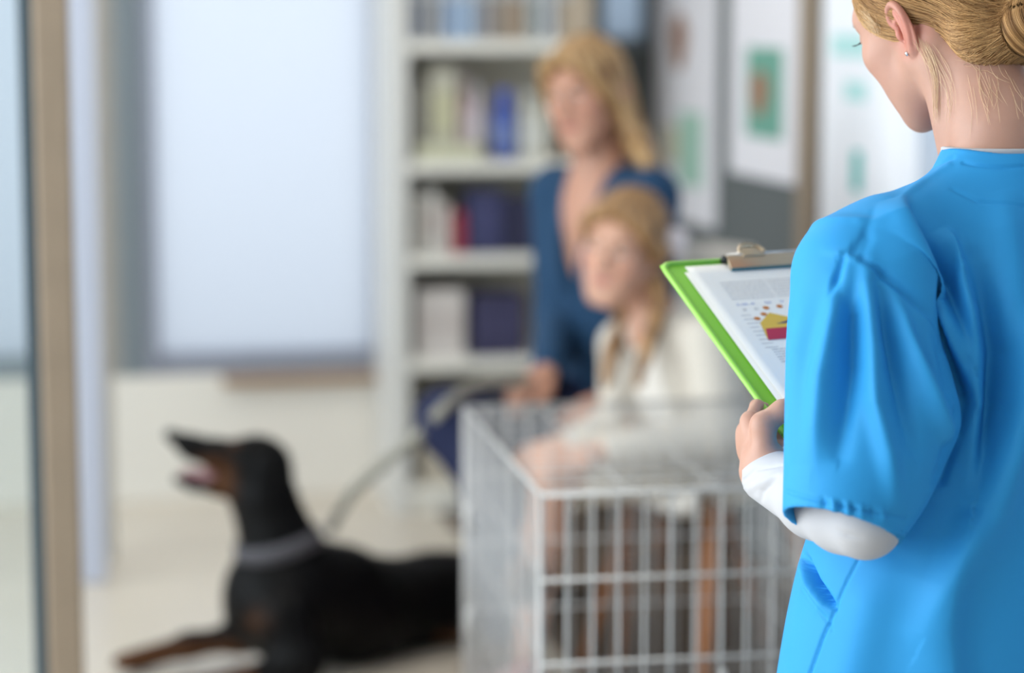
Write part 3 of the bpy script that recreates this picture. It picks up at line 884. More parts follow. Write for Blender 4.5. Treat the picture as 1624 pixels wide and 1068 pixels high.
def onto(F, p, lift, it=4):
    sh = p.shape; p = p.reshape(-1, 3).copy(); lift = np.broadcast_to(lift, sh[:-1]).reshape(-1)
    e = 0.001
    for _ in range(it):
        d = fval(F, p)
        g = np.stack([fval(F, p + np.eye(3)[i] * e) - d for i in range(3)], 1) / e
        g /= np.linalg.norm(g, axis=1)[:, None] + 1e-9
        p = p - g * np.clip(d - lift, -0.03, 0.03)[:, None]
    return p.reshape(sh)
c0, c1 = np.array([0.23, 0.098, 0.028]), np.array([0.80, 0.475, 0.205])
def hair_tint(V):
    q = (V - HO) @ hA.T
    a = np.sin(q[:, 0] * 310 + np.sin(q[:, 2] * 120) * 1.3) * 0.5 + np.sin(q[:, 1] * 170 + q[:, 2] * 260) * 0.5
    t = np.clip(0.4 + 0.3 * a, 0, 1)[:, None]
    return (c0 * (1 - t) + c1 * t) * 0.8
hair = mk('hair', (hvv, hff), m_hair, nurse, col=hair_tint(hvv))
# combed strands: from the hairline back and down, then round into the low knot
M, K = 5600, 22
u = rng.random(M); side = np.where(rng.random(M) < 0.72, 1.0, -1.0)
line = spline([(0.004, 0.070, 0.100), (0.030, 0.072, 0.088), (0.052, 0.062, 0.066), (0.066, 0.040, 0.040), (0.073, 0.012, 0.038), (0.079, -0.014, 0.028), (0.078, -0.034, 0.000), (0.070, -0.048, -0.040),
               (0.054, -0.074, -0.088), (0.026, -0.094, -0.102), (-0.008, -0.100, -0.104)], 12)
ii = u * (len(line) - 1); i0 = np.minimum(ii.astype(int), len(line) - 2); tt = (ii - i0)[:, None]
s0 = line[i0] * (1 - tt) + line[i0 + 1] * tt
s0 = s0 + rng.normal(0, 0.0022, (M, 3)); s0[:, 0] *= side
up_mix = np.where(rng.random(M) < 0.6, rng.random(M), 0)[:, None]
d0 = s0 - HC; d0 /= np.linalg.norm(d0, axis=1)[:, None]
d0 = d0 * (1 - up_mix) + np.array([0.0, -0.25, 1.0]) * up_mix + np.stack([side * 0.45, 0 * side, 0 * side], 1) * up_mix * (1 - up_mix); d0 /= np.linalg.norm(d0, axis=1)[:, None]
bt = BUN + np.stack([rng.normal(0, 0.020, M), rng.normal(-0.004, 0.010, M), rng.normal(0.008, 0.016, M)], 1)
d1 = bt - HC; d1 /= np.linalg.norm(d1, axis=1)[:, None]
ang = np.arccos(np.clip((d0 * d1).sum(1), -1, 1))[:, None]
deep = rng.random(M)
PAT = []
for kk in range(K):
    t = kk / (K - 1)
    d = (np.sin((1 - t) * ang) * d0 + np.sin(t * ang) * d1) / np.sin(ang)
    # the sweep sags: it runs under the ear level before it turns up into the knot
    d = d + np.array([0, 0.05, -1.0]) * math.sin(math.pi * t) * 0.16 * np.clip(ang / 1.4, 0.1, 1.1)
    d /= np.linalg.norm(d, axis=1)[:, None]
    PAT.append(HC + d * (0.10 + 0.05 * t))
PAT = HO + np.stack(PAT, 1) * 0.97 @ hA
lift = 0.0004 + deep[:, None] * 0.0034 * np.minimum(1, np.linspace(0.15, 1.6, K))[None]
hp = onto(Fhh, PAT, lift)
grp = (np.sin(u * 120 + side) * 0.5 + 0.5) * 0.6 + rng.random(M) * 0.4
grp = np.clip(grp * (0.55 + 0.6 * deep), 0, 1)
stv, stf = strands(hp, 0.00040)
mk('combed_strands', (stv, stf), m_hair, hair, col=np.repeat(c0 + (c1 - c0) * grp[:, None], K * 3, 0))
# the knot: strands wound round it
M2 = 1700; a0 = rng.random(M2) * 6.283; lat = rng.uniform(-1.3, 1.3, M2); K2 = 18; PAT = []
for kk in range(K2):
    a = a0 + kk / (K2 - 1) * 2.2
    r_ = np.cos(lat)
    PAT.append(BUN + np.stack([np.cos(a) * r_ * 0.056, -0.034 * np.sin(lat), np.sin(a) * r_ * 0.044], 1))
kp = onto(Fbn, HO + np.stack(PAT, 1) * 0.97 @ hA, 0.0006 + 0.0022 * rng.random(M2)[:, None])
stv, stf = strands(kp, 0.00042)
g2 = (np.sin(lat * 16) * 0.5 + 0.5) * 0.65 + rng.random(M2) * 0.35
mk('knot_strands', (stv, stf), m_hair, hair, col=np.repeat(c0 + (c1 - c0) * g2[:, None], K2 * 3, 0))
# wisps: loose hairs at the nape, a tuft before the ear, a lock behind it
WS = []
def wisp(a, b, c, nn, sp, sp2):
    for i in range(nn):
        o = rng.normal(0, 1, 3); w_ = rng.normal(0, 0.18, (2, 3))
        q = spline([np.array(a) + o * sp, np.array(b) + (o + w_[0]) * (sp + sp2) / 2, np.array(c) + (o + w_[1]) * sp2], 6)
        WS.append(HO + q @ hA)
wisp((0.070, 0.026, 0.034), (0.0735, 0.016, 0.018), (0.0725, 0.020, 0.010), 60, 0.006, 0.005)
WN = len(WS)
hd_ = lambda x, y, d: tuple(((P(x, y, d) - HO) @ hA.T))
wisp(hd_(1462, 66, 2.768), hd_(1481, 118, 2.766), hd_(1489, 194, 2.778), 20, 0.0045, 0.003)
wisp(hd_(1472, 80, 2.758), hd_(1494, 130, 2.750), hd_(1506, 190, 2.750), 8, 0.005, 0.009)
wisp(hd_(1540, 108, 2.72), hd_(1548, 142, 2.71), hd_(1560, 176, 2.71), 13, 0.012, 0.016)
wisp(hd_(1600, 105, 2.71), hd_(1604, 140, 2.70), hd_(1612, 168, 2.70), 13, 0.014, 0.018)
WS[WN:] = list(onto(Fh, np.array(WS[WN:]), 0.0012 + 0.004 * np.linspace(0, 1, 13)[None] ** 2 * rng.random((len(WS) - WN, 1))))
for nm, a_, b_ in (('temple_tuft', 0, WN), ('ear_lock', WN, WN + 28), ('nape_wisps', WN + 28, len(WS))):
    wsv, wsf = strands(np.array(WS[a_:b_]), 0.0002)
    mk(nm, (wsv, wsf), m_hair, hair, col=np.tile(np.array([0.86, 0.62, 0.38]), (len(wsv), 1)))

# ================================================================ clipboard, papers
m_green = mat('lime_green_board', (132, 200, 60), 0.35, spec=0.5)
m_paper = mat('white_paper', (248, 246, 242), 0.85)
clip = thing('clipboard', 'lime green clipboard with a metal clip, held up by the person in cyan scrubs', 'clipboard', BC(0.115, 0.315))
bA = np.array([BRD_R, BRD_U, BRD_N])
mk('board', box(BC(0.117, 0.158, -0.0015), (0.234, 0.316, 0.0045), bA, 0.002), m_green, clip)
# rounded rim along the edges, slightly raised
rim = []
R_ = 0.012
def rr(a0, b0, a1, b1, r):
    pts = []
    for cx, cyy, s0_ in ((a1 - r, b0 + r, -90), (a1 - r, b1 - r, 0), (a0 + r, b1 - r, 90), (a0 + r, b0 + r, 180)):
        for i in range(7):
            t = math.radians(s0_ + 15 * i); pts.append((cx + r * math.cos(t), cyy + r * math.sin(t)))
    return pts
mk('rim', tube([BC(a, b, 0.0005) for a, b in rr(0.001, 0.001, 0.233, 0.315, R_)], 0.0036, 10, True), mat('lime_green_rim', (152, 214, 84), 0.3), clip)
m_clip = mat('brushed_clip_metal', (196, 176, 150), 0.32, metal=0.85)
pl = box(BC(0.150, 0.0135, 0.0085), (0.118, 0.021, 0.0035), np.array([BRD_R, BRD_U * 0.94 + BRD_N * 0.34, BRD_N * 0.94 - BRD_U * 0.34]), 0.0012)
cp = mk('clip', pl, m_clip, clip)
mk('grip_strip', box(BC(0.150, 0.0240, 0.0048), (0.116, 0.0035, 0.0045), bA, 0.0008), mat('teal_rubber', (32, 100, 112), 0.5), cp)
lev = []
for i in range(13):
    t = math.pi * i / 12; lev.append(BC(0.132 + 0.019 * -math.cos(t), 0.004 - 0.017 * math.sin(t), 0.014))
mk('lever', join(tube(lev, 0.0022, 8), box(BC(0.132, 0.001, 0.0128), (0.034, 0.016, 0.003), bA, 0.001)), m_clip, cp)
mk('spring_rod', tube([BC(0.092, 0.004, 0.012), BC(0.205, 0.004, 0.012)], 0.0022, 8), mat('bright_steel', (215, 215, 215), 0.25, metal=1.0), cp)
mk('rubber_stop', box(BC(0.0905, 0.006, 0.007), (0.008, 0.008, 0.010), bA, 0.002), mat('black_rubber', (25, 30, 30), 0.5), cp)
def sheet(name, a0, b0, w, h, n0, rot, label):
    V, Fc = [], []
    nx, ny = 14, 20
    for j in range(ny + 1):
        for i in range(nx + 1):
            a, b = w * i / nx, h * j / ny
            aa = a0 + a * math.cos(rot) + b * math.sin(rot); bb = b0 + b * math.cos(rot) - a * math.sin(rot)
            lift = n0 + 0.003 * max(0, 1 - i / 2.5) ** 2 * (j / ny)
            V.append(BC(aa, bb, lift))
    for j in range(ny):
        for i in range(nx):
            q = j * (nx + 1) + i; Fc.append((q, q + nx + 1, q + nx + 2, q + 1))
    o = mk(name, (np.array(V), Fc), m_paper, None, True, origin=V[0])
    solidify(o, 0.0002, 0)
    o['label'] = label; o['category'] = 'paper'; o['group'] = 'papers on the clipboard'
    return o
sheet('paper_sheet', 0.024, 0.020, 0.208, 0.292, 0.0022, -0.012, 'plain white sheet peeking out at the edge beneath the printed page on the green clipboard')
pg = sheet('paper_sheet', 0.029, 0.011, 0.203, 0.294, 0.0036, 0.004, 'white printed page with a red and yellow emblem, uppermost on the green clipboard')
# print on the page
m_ink = mat('grey_ink', (176, 174, 178), 0.9); m_pen = mat('blue_pen', (120, 140, 200), 0.9)
bits = {'grey': [], 'pen': [], 'yellow': [], 'red': [], 'orange': [], 'navy': []}
PN = 0.0042
def bar(kind, a, b, w, h, n=PN): bits[kind].append(quad_patch(BC(a, b, n), BRD_R * w, -BRD_U * h))
def poly(kind, pts, n=PN): bits[kind].append((np.array([BC(a, b, n) for a, b in pts]), [tuple(range(len(pts)))]))
def textline(a, b, w, h=0.0010):
    x = a
    while x < a + w:
        l = 0.003 + 0.007 * random.random(); l = min(l, a + w - x)
        bar('grey', x, b, l, h); x += l + 0.0012
for i in range(7): textline(0.0615, 0.046 + 0.0052 * i, 0.066); textline(0.131, 0.046 + 0.0052 * i, 0.075)
for i, a in enumerate((0.062, 0.070, 0.084, 0.105, 0.128)):
    pts = [BC(a + 0.0012 * t, 0.088 + 0.002 * math.sin(t * 1.7 + i), PN) for t in range(6 + (i % 2) * 3)]
    bits['pen'].append(tube(pts, 0.0003, 4))
for i, a in enumerate((0.066, 0.083)):
    pts = [BC(a + 0.001 * t, 0.098 + 0.0025 * math.sin(t * 2.1 + i), PN) for t in range(7)]
    bits['grey'].append(tube(pts, 0.00025, 4))
for i in range(9): bar('grey', 0.058, 0.108 + 0.0075 * i, 0.014 + 0.003 * (i % 3), 0.0008)
for i in range(6): textline(0.066, 0.172 + 0.0045 * i, 0.06); textline(0.131, 0.172 + 0.0045 * i, 0.07)
poly('yellow', [(0.077, 0.124), (0.101, 0.1065), (0.128, 0.1185), (0.128, 0.152), (0.071, 0.152)][::-1])
poly('red', [(0.0785, 0.135), (0.126, 0.135), (0.126, 0.1555), (0.0705, 0.1555)][::-1], PN + 0.0002)
poly('navy', [(0.103, 0.127), (0.128, 0.121), (0.128, 0.127)][::-1], PN + 0.0002)  # navy part of the printed emblem
poly('navy', [(0.1, 0.127), (0.128, 0.127), (0.128, 0.1278), (0.1, 0.1278)][::-1], PN + 0.0002)
for a, b in ((0.0775, 0.1155), (0.0915, 0.1085), (0.1015, 0.0975), (0.1225, 0.0965)):
    poly('orange', [(a + 0.0048 * math.cos(t * 0.5236), b + 0.0032 * math.sin(t * 0.5236)) for t in range(12)][::-1], PN)
bits['mark'] = []; bar('mark', 0.076, 0.206, 0.05, 0.005)
for kk, nm, cm in (('grey', 'printed_text', m_ink), ('pen', 'handwriting', m_pen), ('yellow', 'emblem_house', mat('print_yellow', (226, 188, 84), 0.9)), ('red', 'emblem_band', mat('print_red', (186, 52, 84), 0.9)),
                   ('orange', 'emblem_pads', mat('print_orange', (206, 128, 62), 0.9)), ('mark', 'red_heading', mat('print_red', (186, 52, 84))), ('navy', 'emblem_navy', mat('print_navy', (60, 66, 120), 0.9))):
    o = mk(nm, join(*bits[kk]), cm, pg, False)
# ================================================================ seated woman, girl, dog
def auto_hand(F, wrist, fwd, back, side, curl=0.5, s=1.0, spread=0.0):
    """hand from a wrist: FWD along the palm, BACK out of the back of the hand, SIDE 1 = left hand"""
    w = np.array(wrist, float); f = np.array(fwd, float); f /= np.linalg.norm(f)
    b = np.array(back, float); b -= f * (b @ f); b /= np.linalg.norm(b)
    x = np.cross(b, f) * -side                    # towards the thumb
    mc, fg = [], []
    for i, (o, l, ln) in enumerate(((0.027, 0.086, 0.075), (0.009, 0.090, 0.083), (-0.009, 0.086, 0.076), (-0.026, 0.078, 0.060))):
        m = w + s * (x * o + f * l); mc.append(m); ch = []; p = m; a = 0.0
        for q, c in ((0.48, 0.45), (0.30, 0.9), (0.22, 0.7)):
            a += curl * c; d = f * math.cos(a) - b * math.sin(a) + x * spread * (1.5 - i) * 0.12
            p = p + s * ln * q * d; ch.append(p)
        fg.append(ch)
    th = [w + s * (x * 0.020 + f * 0.018 - b * 0.006), w + s * (x * 0.042 + f * 0.048 - b * 0.014), w + s * (x * 0.048 + f * 0.076 - b * 0.022), w + s * (x * 0.042 + f * 0.098 - b * 0.030)]
    hand_prims(F, w, mc, fg, th, s=s)
    return mc
def stacked(*meshes):
    V, Fc, k = [], [], 0
    for v, f in meshes: V.append(v); Fc.append(f + k); k += len(v)
    return np.vstack(V), np.vstack(Fc)
def dirv(r, d, u=0.0):
    v = RGT * r + CD * d + UZ * u; return v / np.linalg.norm(v)
def axes(fwd, up=UZ):
    f = fwd / np.linalg.norm(fwd); r = np.cross(f, up); r /= np.linalg.norm(r); u = np.cross(r, f)
    return r, f, u
def skin_tint(V, W, A, s, base, lips):
    t = np.tile(np.array(base), (len(V), 1))
    q = np.exp(-(np.linalg.norm((V - W(0, 0.096, -0.051)) @ A.T / (s * np.array([0.022, 0.02, 0.010])), axis=1)) ** 4)[:, None]
    t = t * (1 - q) + np.array(lips) * q
    for x in (-1, 1):
        q = np.exp(-(np.linalg.norm(V - W(x * 0.042, 0.075, -0.018), axis=1) / (0.026 * s)) ** 2)[:, None] * 0.4
        t = t * (1 - q) + np.array([base[0], base[1] * 0.66, base[2] * 0.66]) * q
    return t

# ---------------------------------------------------------------- woman
woman = thing('person', 'seated person in teal cardigan and dark jeans, wavy blond hair, holding the leash', 'person', np.array([P(985, 640, 5.6)[0], P(985, 640, 5.6)[1], 0]))
wF = dirv(-0.55, -0.80, -0.20)
r_, f_, u_ = axes(wF)
rl = math.radians(-6); r_, u_ = r_ * math.cos(rl) + u_ * math.sin(rl), u_ * math.cos(rl) - r_ * math.sin(rl)
wA = np.array([-r_, f_, u_]); wO = P(932, 152, 5.50)
FH = Field(); WW = head_prims(FH, wO, wA, 1.0)
ear_prims(FH, WW, wA); ear_prims(FH, WW, wA, side=-1)
pel = P(1000, 645, 5.62); nkb = P(957, 268, 5.56)
FH.chain([WW(0, -0.02, -0.02), nkb + (wO - nkb) * 0.25, nkb], [0.054, 0.052, 0.058], 0.03)
cF = dirv(-0.78, -0.62); ez = (nkb - pel) / np.linalg.norm(nkb - pel)
cR, cF, _ = axes(cF - ez * (cF @ ez), ez)
cA = np.array([cR, cF, ez])
TW = lambda x, y, z: pel + np.array([x, y, z]) @ cA
Ht = np.linalg.norm(nkb - pel)
FH.ell(TW(0, 0.018, Ht - 0.14), (0.120, 0.090, 0.17), cA, 0.05)
hd = FH.mesh(0.003, 2)
FB = Field()
FB.stack(pel, cA, [(-0.08, 0, 0, 0.165, 0.125), (0.05, 0, 0, 0.155, 0.11), (0.2, 0, 0, 0.13, 0.09), (0.36, 0, 0.01, 0.145, 0.10), (0.47, 0, 0.005, 0.135, 0.085), (0.54, 0, 0, 0.08, 0.06)], 0.03)
sR, sL = P(884, 306, 5.66), P(1032, 312, 5.42)
eR, wR = P(884, 508, 5.60), P(868, 590, 5.40)
eL, wL = P(1035, 530, 5.36), P(985, 640, 5.36)
kR, kL = P(712, 668, 5.30), P(770, 735, 5.36)
hR_, hL_ = TW(0.09, 0.02, -0.02), TW(-0.09, 0.02, -0.02)
aR, aL = P(850, 880, 5.20), P(800, 1018, 5.34)
FB.chain([sR, eR, wR], [0.045, 0.037, 0.026], 0.02); FB.chain([sL, eL, wL], [0.045, 0.037, 0.026], 0.02)
FB.chain([hR_, kR, aR], [0.085, 0.055, 0.036], 0.02); FB.chain([hL_, kL, aL], [0.085, 0.055, 0.036], 0.02)
FA = Field()
auto_hand(FA, wR, P(828, 612, 5.34) - wR, dirv(-0.2, -0.5, 0.8), -1, 0.75, 0.95)
FA.cone(wR, wR + (eR - wR) * 0.5, 0.025, 0.032, 0.01)
auto_hand(FA, wL, P(920, 655, 5.34) - wL, dirv(-0.1, -0.6, 0.8), 1, 0.6, 0.95)
FA.cone(wL, wL + (eL - wL) * 0.5, 0.025, 0.032, 0.01)
wb = stacked(hd, FA.mesh(0.0028, 2), FB.mesh(0.008, 1))
mk('body', wb, m_skin, woman, col=skin_tint(wb[0], WW, wA, 1.0, (0.49, 0.255, 0.175), (0.38, 0.11, 0.09)))
face_details(WW, wA, woman, 1.0, (120, 84, 52))
# cardigan, open at the neck
m_teal = mat('teal_knit', (11, 56, 90), 0.85, bump=0.5, bscale=260, var=0.08, vscale=20)
FC = Field()
FC.stack(pel, cA, [(-0.10, 0, 0.0, 0.190, 0.150), (0.05, 0, 0.0, 0.178, 0.135), (0.2, 0, 0.01, 0.160, 0.118), (0.36, 0, 0.015, 0.172, 0.122), (0.46, 0, 0.008, 0.155, 0.100), (0.52, 0, 0.0, 0.105, 0.078), (0.555, 0, -0.005, 0.072, 0.06)], 0.04)
for a, b, c in ((sR, eR, wR), (sL, eL, wL)):
    FC.cone(TW(0, 0, Ht - 0.05), a, 0.05, 0.062, 0.04); FC.chain([a, b, b + (c - b) * 0.9], [0.064, 0.052, 0.040], 0.02)
FC.cone(TW(0.005, 0.135, 0.28), TW(0, 0.085, 0.60), 0.014, 0.085, 0.006, True)
FC.chain([nkb - ez * 0.03, nkb + ez * 0.12], [0.062, 0.066], 0, True)
mk('cardigan', FC.mesh(0.005, 2), m_teal, woman)
# jeans
m_jean = mat('dark_denim', (12, 24, 62), 0.85, bump=0.3, bscale=500, var=0.1, vscale=14)
FJ = Field()
FJ.stack(pel, cA, [(-0.095, 0, 0, 0.17, 0.135), (0.02, 0, 0, 0.172, 0.13), (0.08, 0, 0, 0.165, 0.12)], 0.03)
for h, k, a in ((hR_, kR, aR), (hL_, kL, aL)):
    FJ.chain([h, k, k + (a - k) * 0.93], [0.098, 0.070, 0.052], 0.03)
mk('jeans', FJ.mesh(0.006, 2), m_jean, woman)
m_shoe = mat('brown_leather', (92, 62, 44), 0.5)
for a, t in ((aR, P(820, 925, 5.0)), (aL, P(752, 1062, 5.26))):
    FS = Field(); FS.chain([a - UZ * 0.02, a * 0.5 + t * 0.5 - UZ * 0.035, t], [0.042, 0.040, 0.030], 0.02)
    mk('shoe', FS.mesh(0.005, 2), m_shoe, woman)
# hair
m_hair2 = mat('wavy_blond_hair', (0.5, 0.3, 0.12), 0.45, attr='tint', srgb=False, bump=0.6, bscale=160)
def seated_hair(root, W, A, s, locks, tints, name='hair', back=True):
    F = Field()
    F.ell(W(0, -0.014, 0.044), np.array((0.086, 0.106, 0.096)) * s, A, 0.01)
    if back: F.ell(W(0, -0.070, -0.02), np.array((0.074, 0.048, 0.070)) * s, A, 0.03)
    def half(o, nrm):
        o = W(*o); nn = (np.array(nrm, float) / np.linalg.norm(nrm)) @ A
        return (lambda X, Y, Z: -((X - o[0]) * nn[0] + (Y - o[1]) * nn[1] + (Z - o[2]) * nn[2]), o - 0.5, o + 0.5)
    F.add(half((0, 0.068, 0.062), (0, 1.0, -0.30)), 0.008, True)
    of, ou = A[1], A[2]
    def facecut(X, Y, Z):
        x, y, z = X - W(0, 0, 0)[0], Y - W(0, 0, 0)[1], Z - W(0, 0, 0)[2]
        fy = (x * of[0] + y * of[1] + z * of[2]) / s; fz = (x * ou[0] + y * ou[1] + z * ou[2]) / s
        return np.maximum(0.012 - fy, fz - 0.066) * s
    F.add((facecut, W(0, 0, 0) - 0.3, W(0, 0, 0) + 0.3), 0.008, True)
    for pts, rs in locks: F.chain(spline(pts, 5), np.interp(np.linspace(0, 1, (len(pts) - 1) * 5 + 1), np.linspace(0, 1, len(rs)), rs), 0.016)
    v, f = F.mesh(0.003, 2)
    n = vnormals(v, f); q = (v - W(0, 0, 0)) @ A.T / s
    an = np.arctan2(q[:, 0], q[:, 1] + 0.014)
    v = v + n * (0.0016 * np.sin(an * 34 + np.sin(q[:, 2] * 60) * 0.8) + 0.001 * np.sin(q[:, 0] * 420 + q[:, 2] * 60))[:, None]
    t = np.clip(0.5 + 0.4 * np.sin(an * 17 + q[:, 2] * 40) + 0.2 * np.sin(q[:, 0] * 210), 0, 1)[:, None]
    mk(name, (v, f), m_hair2, root, col=np.array(tints[0]) * (1 - t) + np.array(tints[1]) * t)
seated_hair(woman, WW, wA, 1.0,
    [([WW(0.01, 0.075, 0.108), WW(0.050, 0.068, 0.080), WW(0.072, 0.036, 0.020), WW(0.074, 0.000, -0.040), P(1000, 212, 5.47), P(1020, 240, 5.43), P(1026, 268, 5.40)], [0.010, 0.014, 0.016, 0.018, 0.018, 0.015, 0.006]),
     ([WW(-0.00, 0.078, 0.110), WW(-0.050, 0.070, 0.080), WW(-0.074, 0.040, 0.022), WW(-0.076, 0.016, -0.030), WW(-0.068, -0.01, -0.070)], [0.010, 0.014, 0.015, 0.014, 0.007]),
     ([WW(0.02, -0.08, -0.03), P(1005, 215, 5.52), P(1030, 262, 5.47), P(1036, 300, 5.45)], [0.036, 0.026, 0.020, 0.008])],
    ((0.20, 0.10, 0.036), (0.50, 0.31, 0.135)))

# ---------------------------------------------------------------- girl
gp = P(1124, 722, 5.30)
girl = thing('person', 'seated child in cream cardigan and skirt with a white hair bow', 'person', np.array([gp[0], gp[1], 0]))
gS = 0.97
r_, f_, u_ = axes(dirv(-0.45, -0.86, -0.12))
rl = math.radians(12); r_, u_ = r_ * math.cos(rl) + u_ * math.sin(rl), u_ * math.cos(rl) - r_ * math.sin(rl)
gA = np.array([-r_, f_, u_]); gO = P(988, 396, 5.18)
FH = Field(); GW = head_prims(FH, gO, gA, gS)
ear_prims(FH, GW, gA, gS); ear_prims(FH, GW, gA, gS, side=-1)
gn = P(1034, 492, 5.24)
FH.chain([GW(0, -0.02, -0.03), gn], [0.046, 0.046], 0.025)
ez = (gn - gp) / np.linalg.norm(gn - gp); cF = dirv(-0.74, -0.62); cR, cF, _ = axes(cF - ez * (cF @ ez), ez)
gT = np.array([cR, cF, ez]); TG = lambda x, y, z: gp + np.array([x, y, z]) @ gT
Hg = np.linalg.norm(gn - gp)
FH.ell(TG(0, 0.01, Hg - 0.06), (0.085, 0.06, 0.07), gT, 0.03)
hd = FH.mesh(0.003, 2)
sR, sL = P(990, 548, 5.34), P(1122, 545, 5.13)
eR, wR = P(985, 672, 5.26), P(912, 702, 5.22)
eL, wL = P(1142, 690, 5.06), P(966, 715, 5.06)
kR, kL = P(850, 738, 5.30), P(878, 750, 5.10)
aR, aL = P(800, 1008, 5.36), P(836, 1034, 5.20)
hR_, hL_ = TG(0.075, 0.02, 0.0), TG(-0.075, 0.02, 0.0)
FB = Field()
FB.stack(gp, gT, [(-0.07, 0, 0, 0.12, 0.09), (0.1, 0, -0.005, 0.10, 0.07), (0.24, 0, -0.005, 0.105, 0.066), (Hg - 0.01, 0, 0, 0.06, 0.05)], 0.03)
FB.chain([sR, eR, wR], [0.036, 0.03, 0.022], 0.02); FB.chain([sL, eL, wL], [0.036, 0.03, 0.022], 0.02)
FB.chain([hR_, kR, kR + (aR - kR) * 0.35, aR], [0.07, 0.046, 0.044, 0.028], 0.02); FB.chain([hL_, kL, kL + (aL - kL) * 0.35, aL], [0.07, 0.046, 0.044, 0.028], 0.02)
FA = Field()
auto_hand(FA, wR, P(868, 712, 5.22) - wR, dirv(0.1, -0.4, 0.9), -1, 0.35, 0.82, 0.4); FA.cone(wR, wR + (eR - wR) * 0.4, 0.021, 0.026, 0.01)
auto_hand(FA, wL, P(908, 728, 5.03) - wL, dirv(0.1, -0.5, 0.85), 1, 0.35, 0.82, 0.4); FA.cone(wL, wL + (eL - wL) * 0.4, 0.021, 0.026, 0.01)
gb = stacked(hd, FA.mesh(0.0028, 2), FB.mesh(0.006, 2))
mk('body', gb, m_skin, girl, col=skin_tint(gb[0], GW, gA, gS, (0.58, 0.325, 0.23), (0.46, 0.16, 0.14)))
face_details(GW, gA, girl, gS, (120, 84, 52))
m_cream = mat('cream_knit', (206, 200, 190), 0.9, bump=0.4, bscale=240)
m_white = mat('white_cotton', (232, 228, 222), 0.85)
FC = Field()
FC.stack(gp, gT, [(-0.09, 0, -0.005, 0.165, 0.135), (0.06, 0, 0, 0.150, 0.118), (0.2, 0, 0, 0.145, 0.105), (Hg - 0.07, 0, 0, 0.115, 0.082), (Hg - 0.01, 0, 0, 0.06, 0.055)], 0.03)
for a, b, c in ((sR, eR, wR), (sL, eL, wL)):
    FC.cone(TG(0, 0, Hg - 0.05), a, 0.04, 0.052, 0.03); FC.chain([a, b, b + (c - b) * 0.93], [0.056, 0.050, 0.036], 0.02)
FC.cone(TG(0.0, 0.14, 0.0), TG(0, 0.11, Hg), 0.045, 0.06, 0.008, True)
FC.chain([gn - ez * 0.02, gn + ez * 0.12], [0.053, 0.056], 0, True)
mk('cardigan', FC.mesh(0.005, 2), m_cream, girl)
FD = Field()
FD.stack(gp, gT, [(-0.06, 0, 0, 0.14, 0.115), (0.06, 0, 0.004, 0.130, 0.105), (0.2, 0, 0.004, 0.126, 0.093), (Hg - 0.07, 0, 0.004, 0.098, 0.07), (Hg - 0.025, 0, 0, 0.06, 0.054)], 0.03)
FD.chain([gn - ez * 0.03, gn + ez * 0.12], [0.05, 0.052], 0, True)
mk('blouse', FD.mesh(0.005, 2), m_white, girl)
FD = Field()
for h, k in ((hR_, kR), (hL_, kL)): FD.chain([h, h + (k - h) * 0.72], [0.088, 0.078], 0.05)
FD.stack(gp, gT, [(-0.085, 0, 0, 0.145, 0.12), (0.04, 0, 0, 0.138, 0.112)], 0.04)
mk('skirt', FD.mesh(0.005, 2), mat('cream_skirt', (205, 196, 182), 0.9, bump=0.3, bscale=200), girl)
m_pink = mat('pink_canvas', (212, 130, 130), 0.7)
for a, t in ((aR, P(760, 1045, 5.26)), (aL, P(790, 1070, 5.12))):
    t = np.array([t[0], t[1], 0.03])
    FS = Field(); FS.chain([np.array([a[0], a[1], 0.05]), np.array([*(a[:2] * 0.5 + t[:2] * 0.5), 0.04]), t], [0.038, 0.036, 0.028], 0.02)
    mk('shoe', FS.mesh(0.004, 2), m_pink, girl)
seated_hair(girl, GW, gA, gS,
    [([GW(0.00, 0.066, 0.112), GW(0.060, 0.052, 0.072), GW(0.080, 0.010, 0.020), GW(0.070, -0.05, 0.0)], [0.010, 0.014, 0.014, 0.02]),
     ([GW(0.00, 0.066, 0.112), GW(-0.060, 0.052, 0.072), GW(-0.080, 0.010, 0.020), GW(-0.070, -0.05, 0.0)], [0.010, 0.014, 0.014, 0.02]),
     ([GW(0.05, -0.04, -0.03), P(1046, 478, 5.17), P(1028, 545, 5.13), P(1010, 612, 5.10)], [0.022, 0.014, 0.013, 0.006]),
     ([GW(-0.05, -0.04, -0.03), P(985, 505, 5.30), P(968, 560, 5.22), P(962, 615, 5.18)], [0.020, 0.012, 0.012, 0.006])],
    ((0.17, 0.085, 0.034), (0.42, 0.235, 0.095)))
FD = Field()
c = P(1064, 385, 5.20)
FD.ell(c - UZ * 0.0, (0.03, 0.022, 0.030), None, 0.008)
for dx, dz in ((0.018, 0.012), (-0.012, 0.018), (0.012, -0.016), (-0.008, -0.016)): FD.ell(c + RGT * dx + UZ * dz, (0.020, 0.018, 0.018), None, 0.006)
mk('hair_bow', FD.mesh(0.003, 2), mat('pale_ribbon', (226, 218, 222), 0.8), girl)

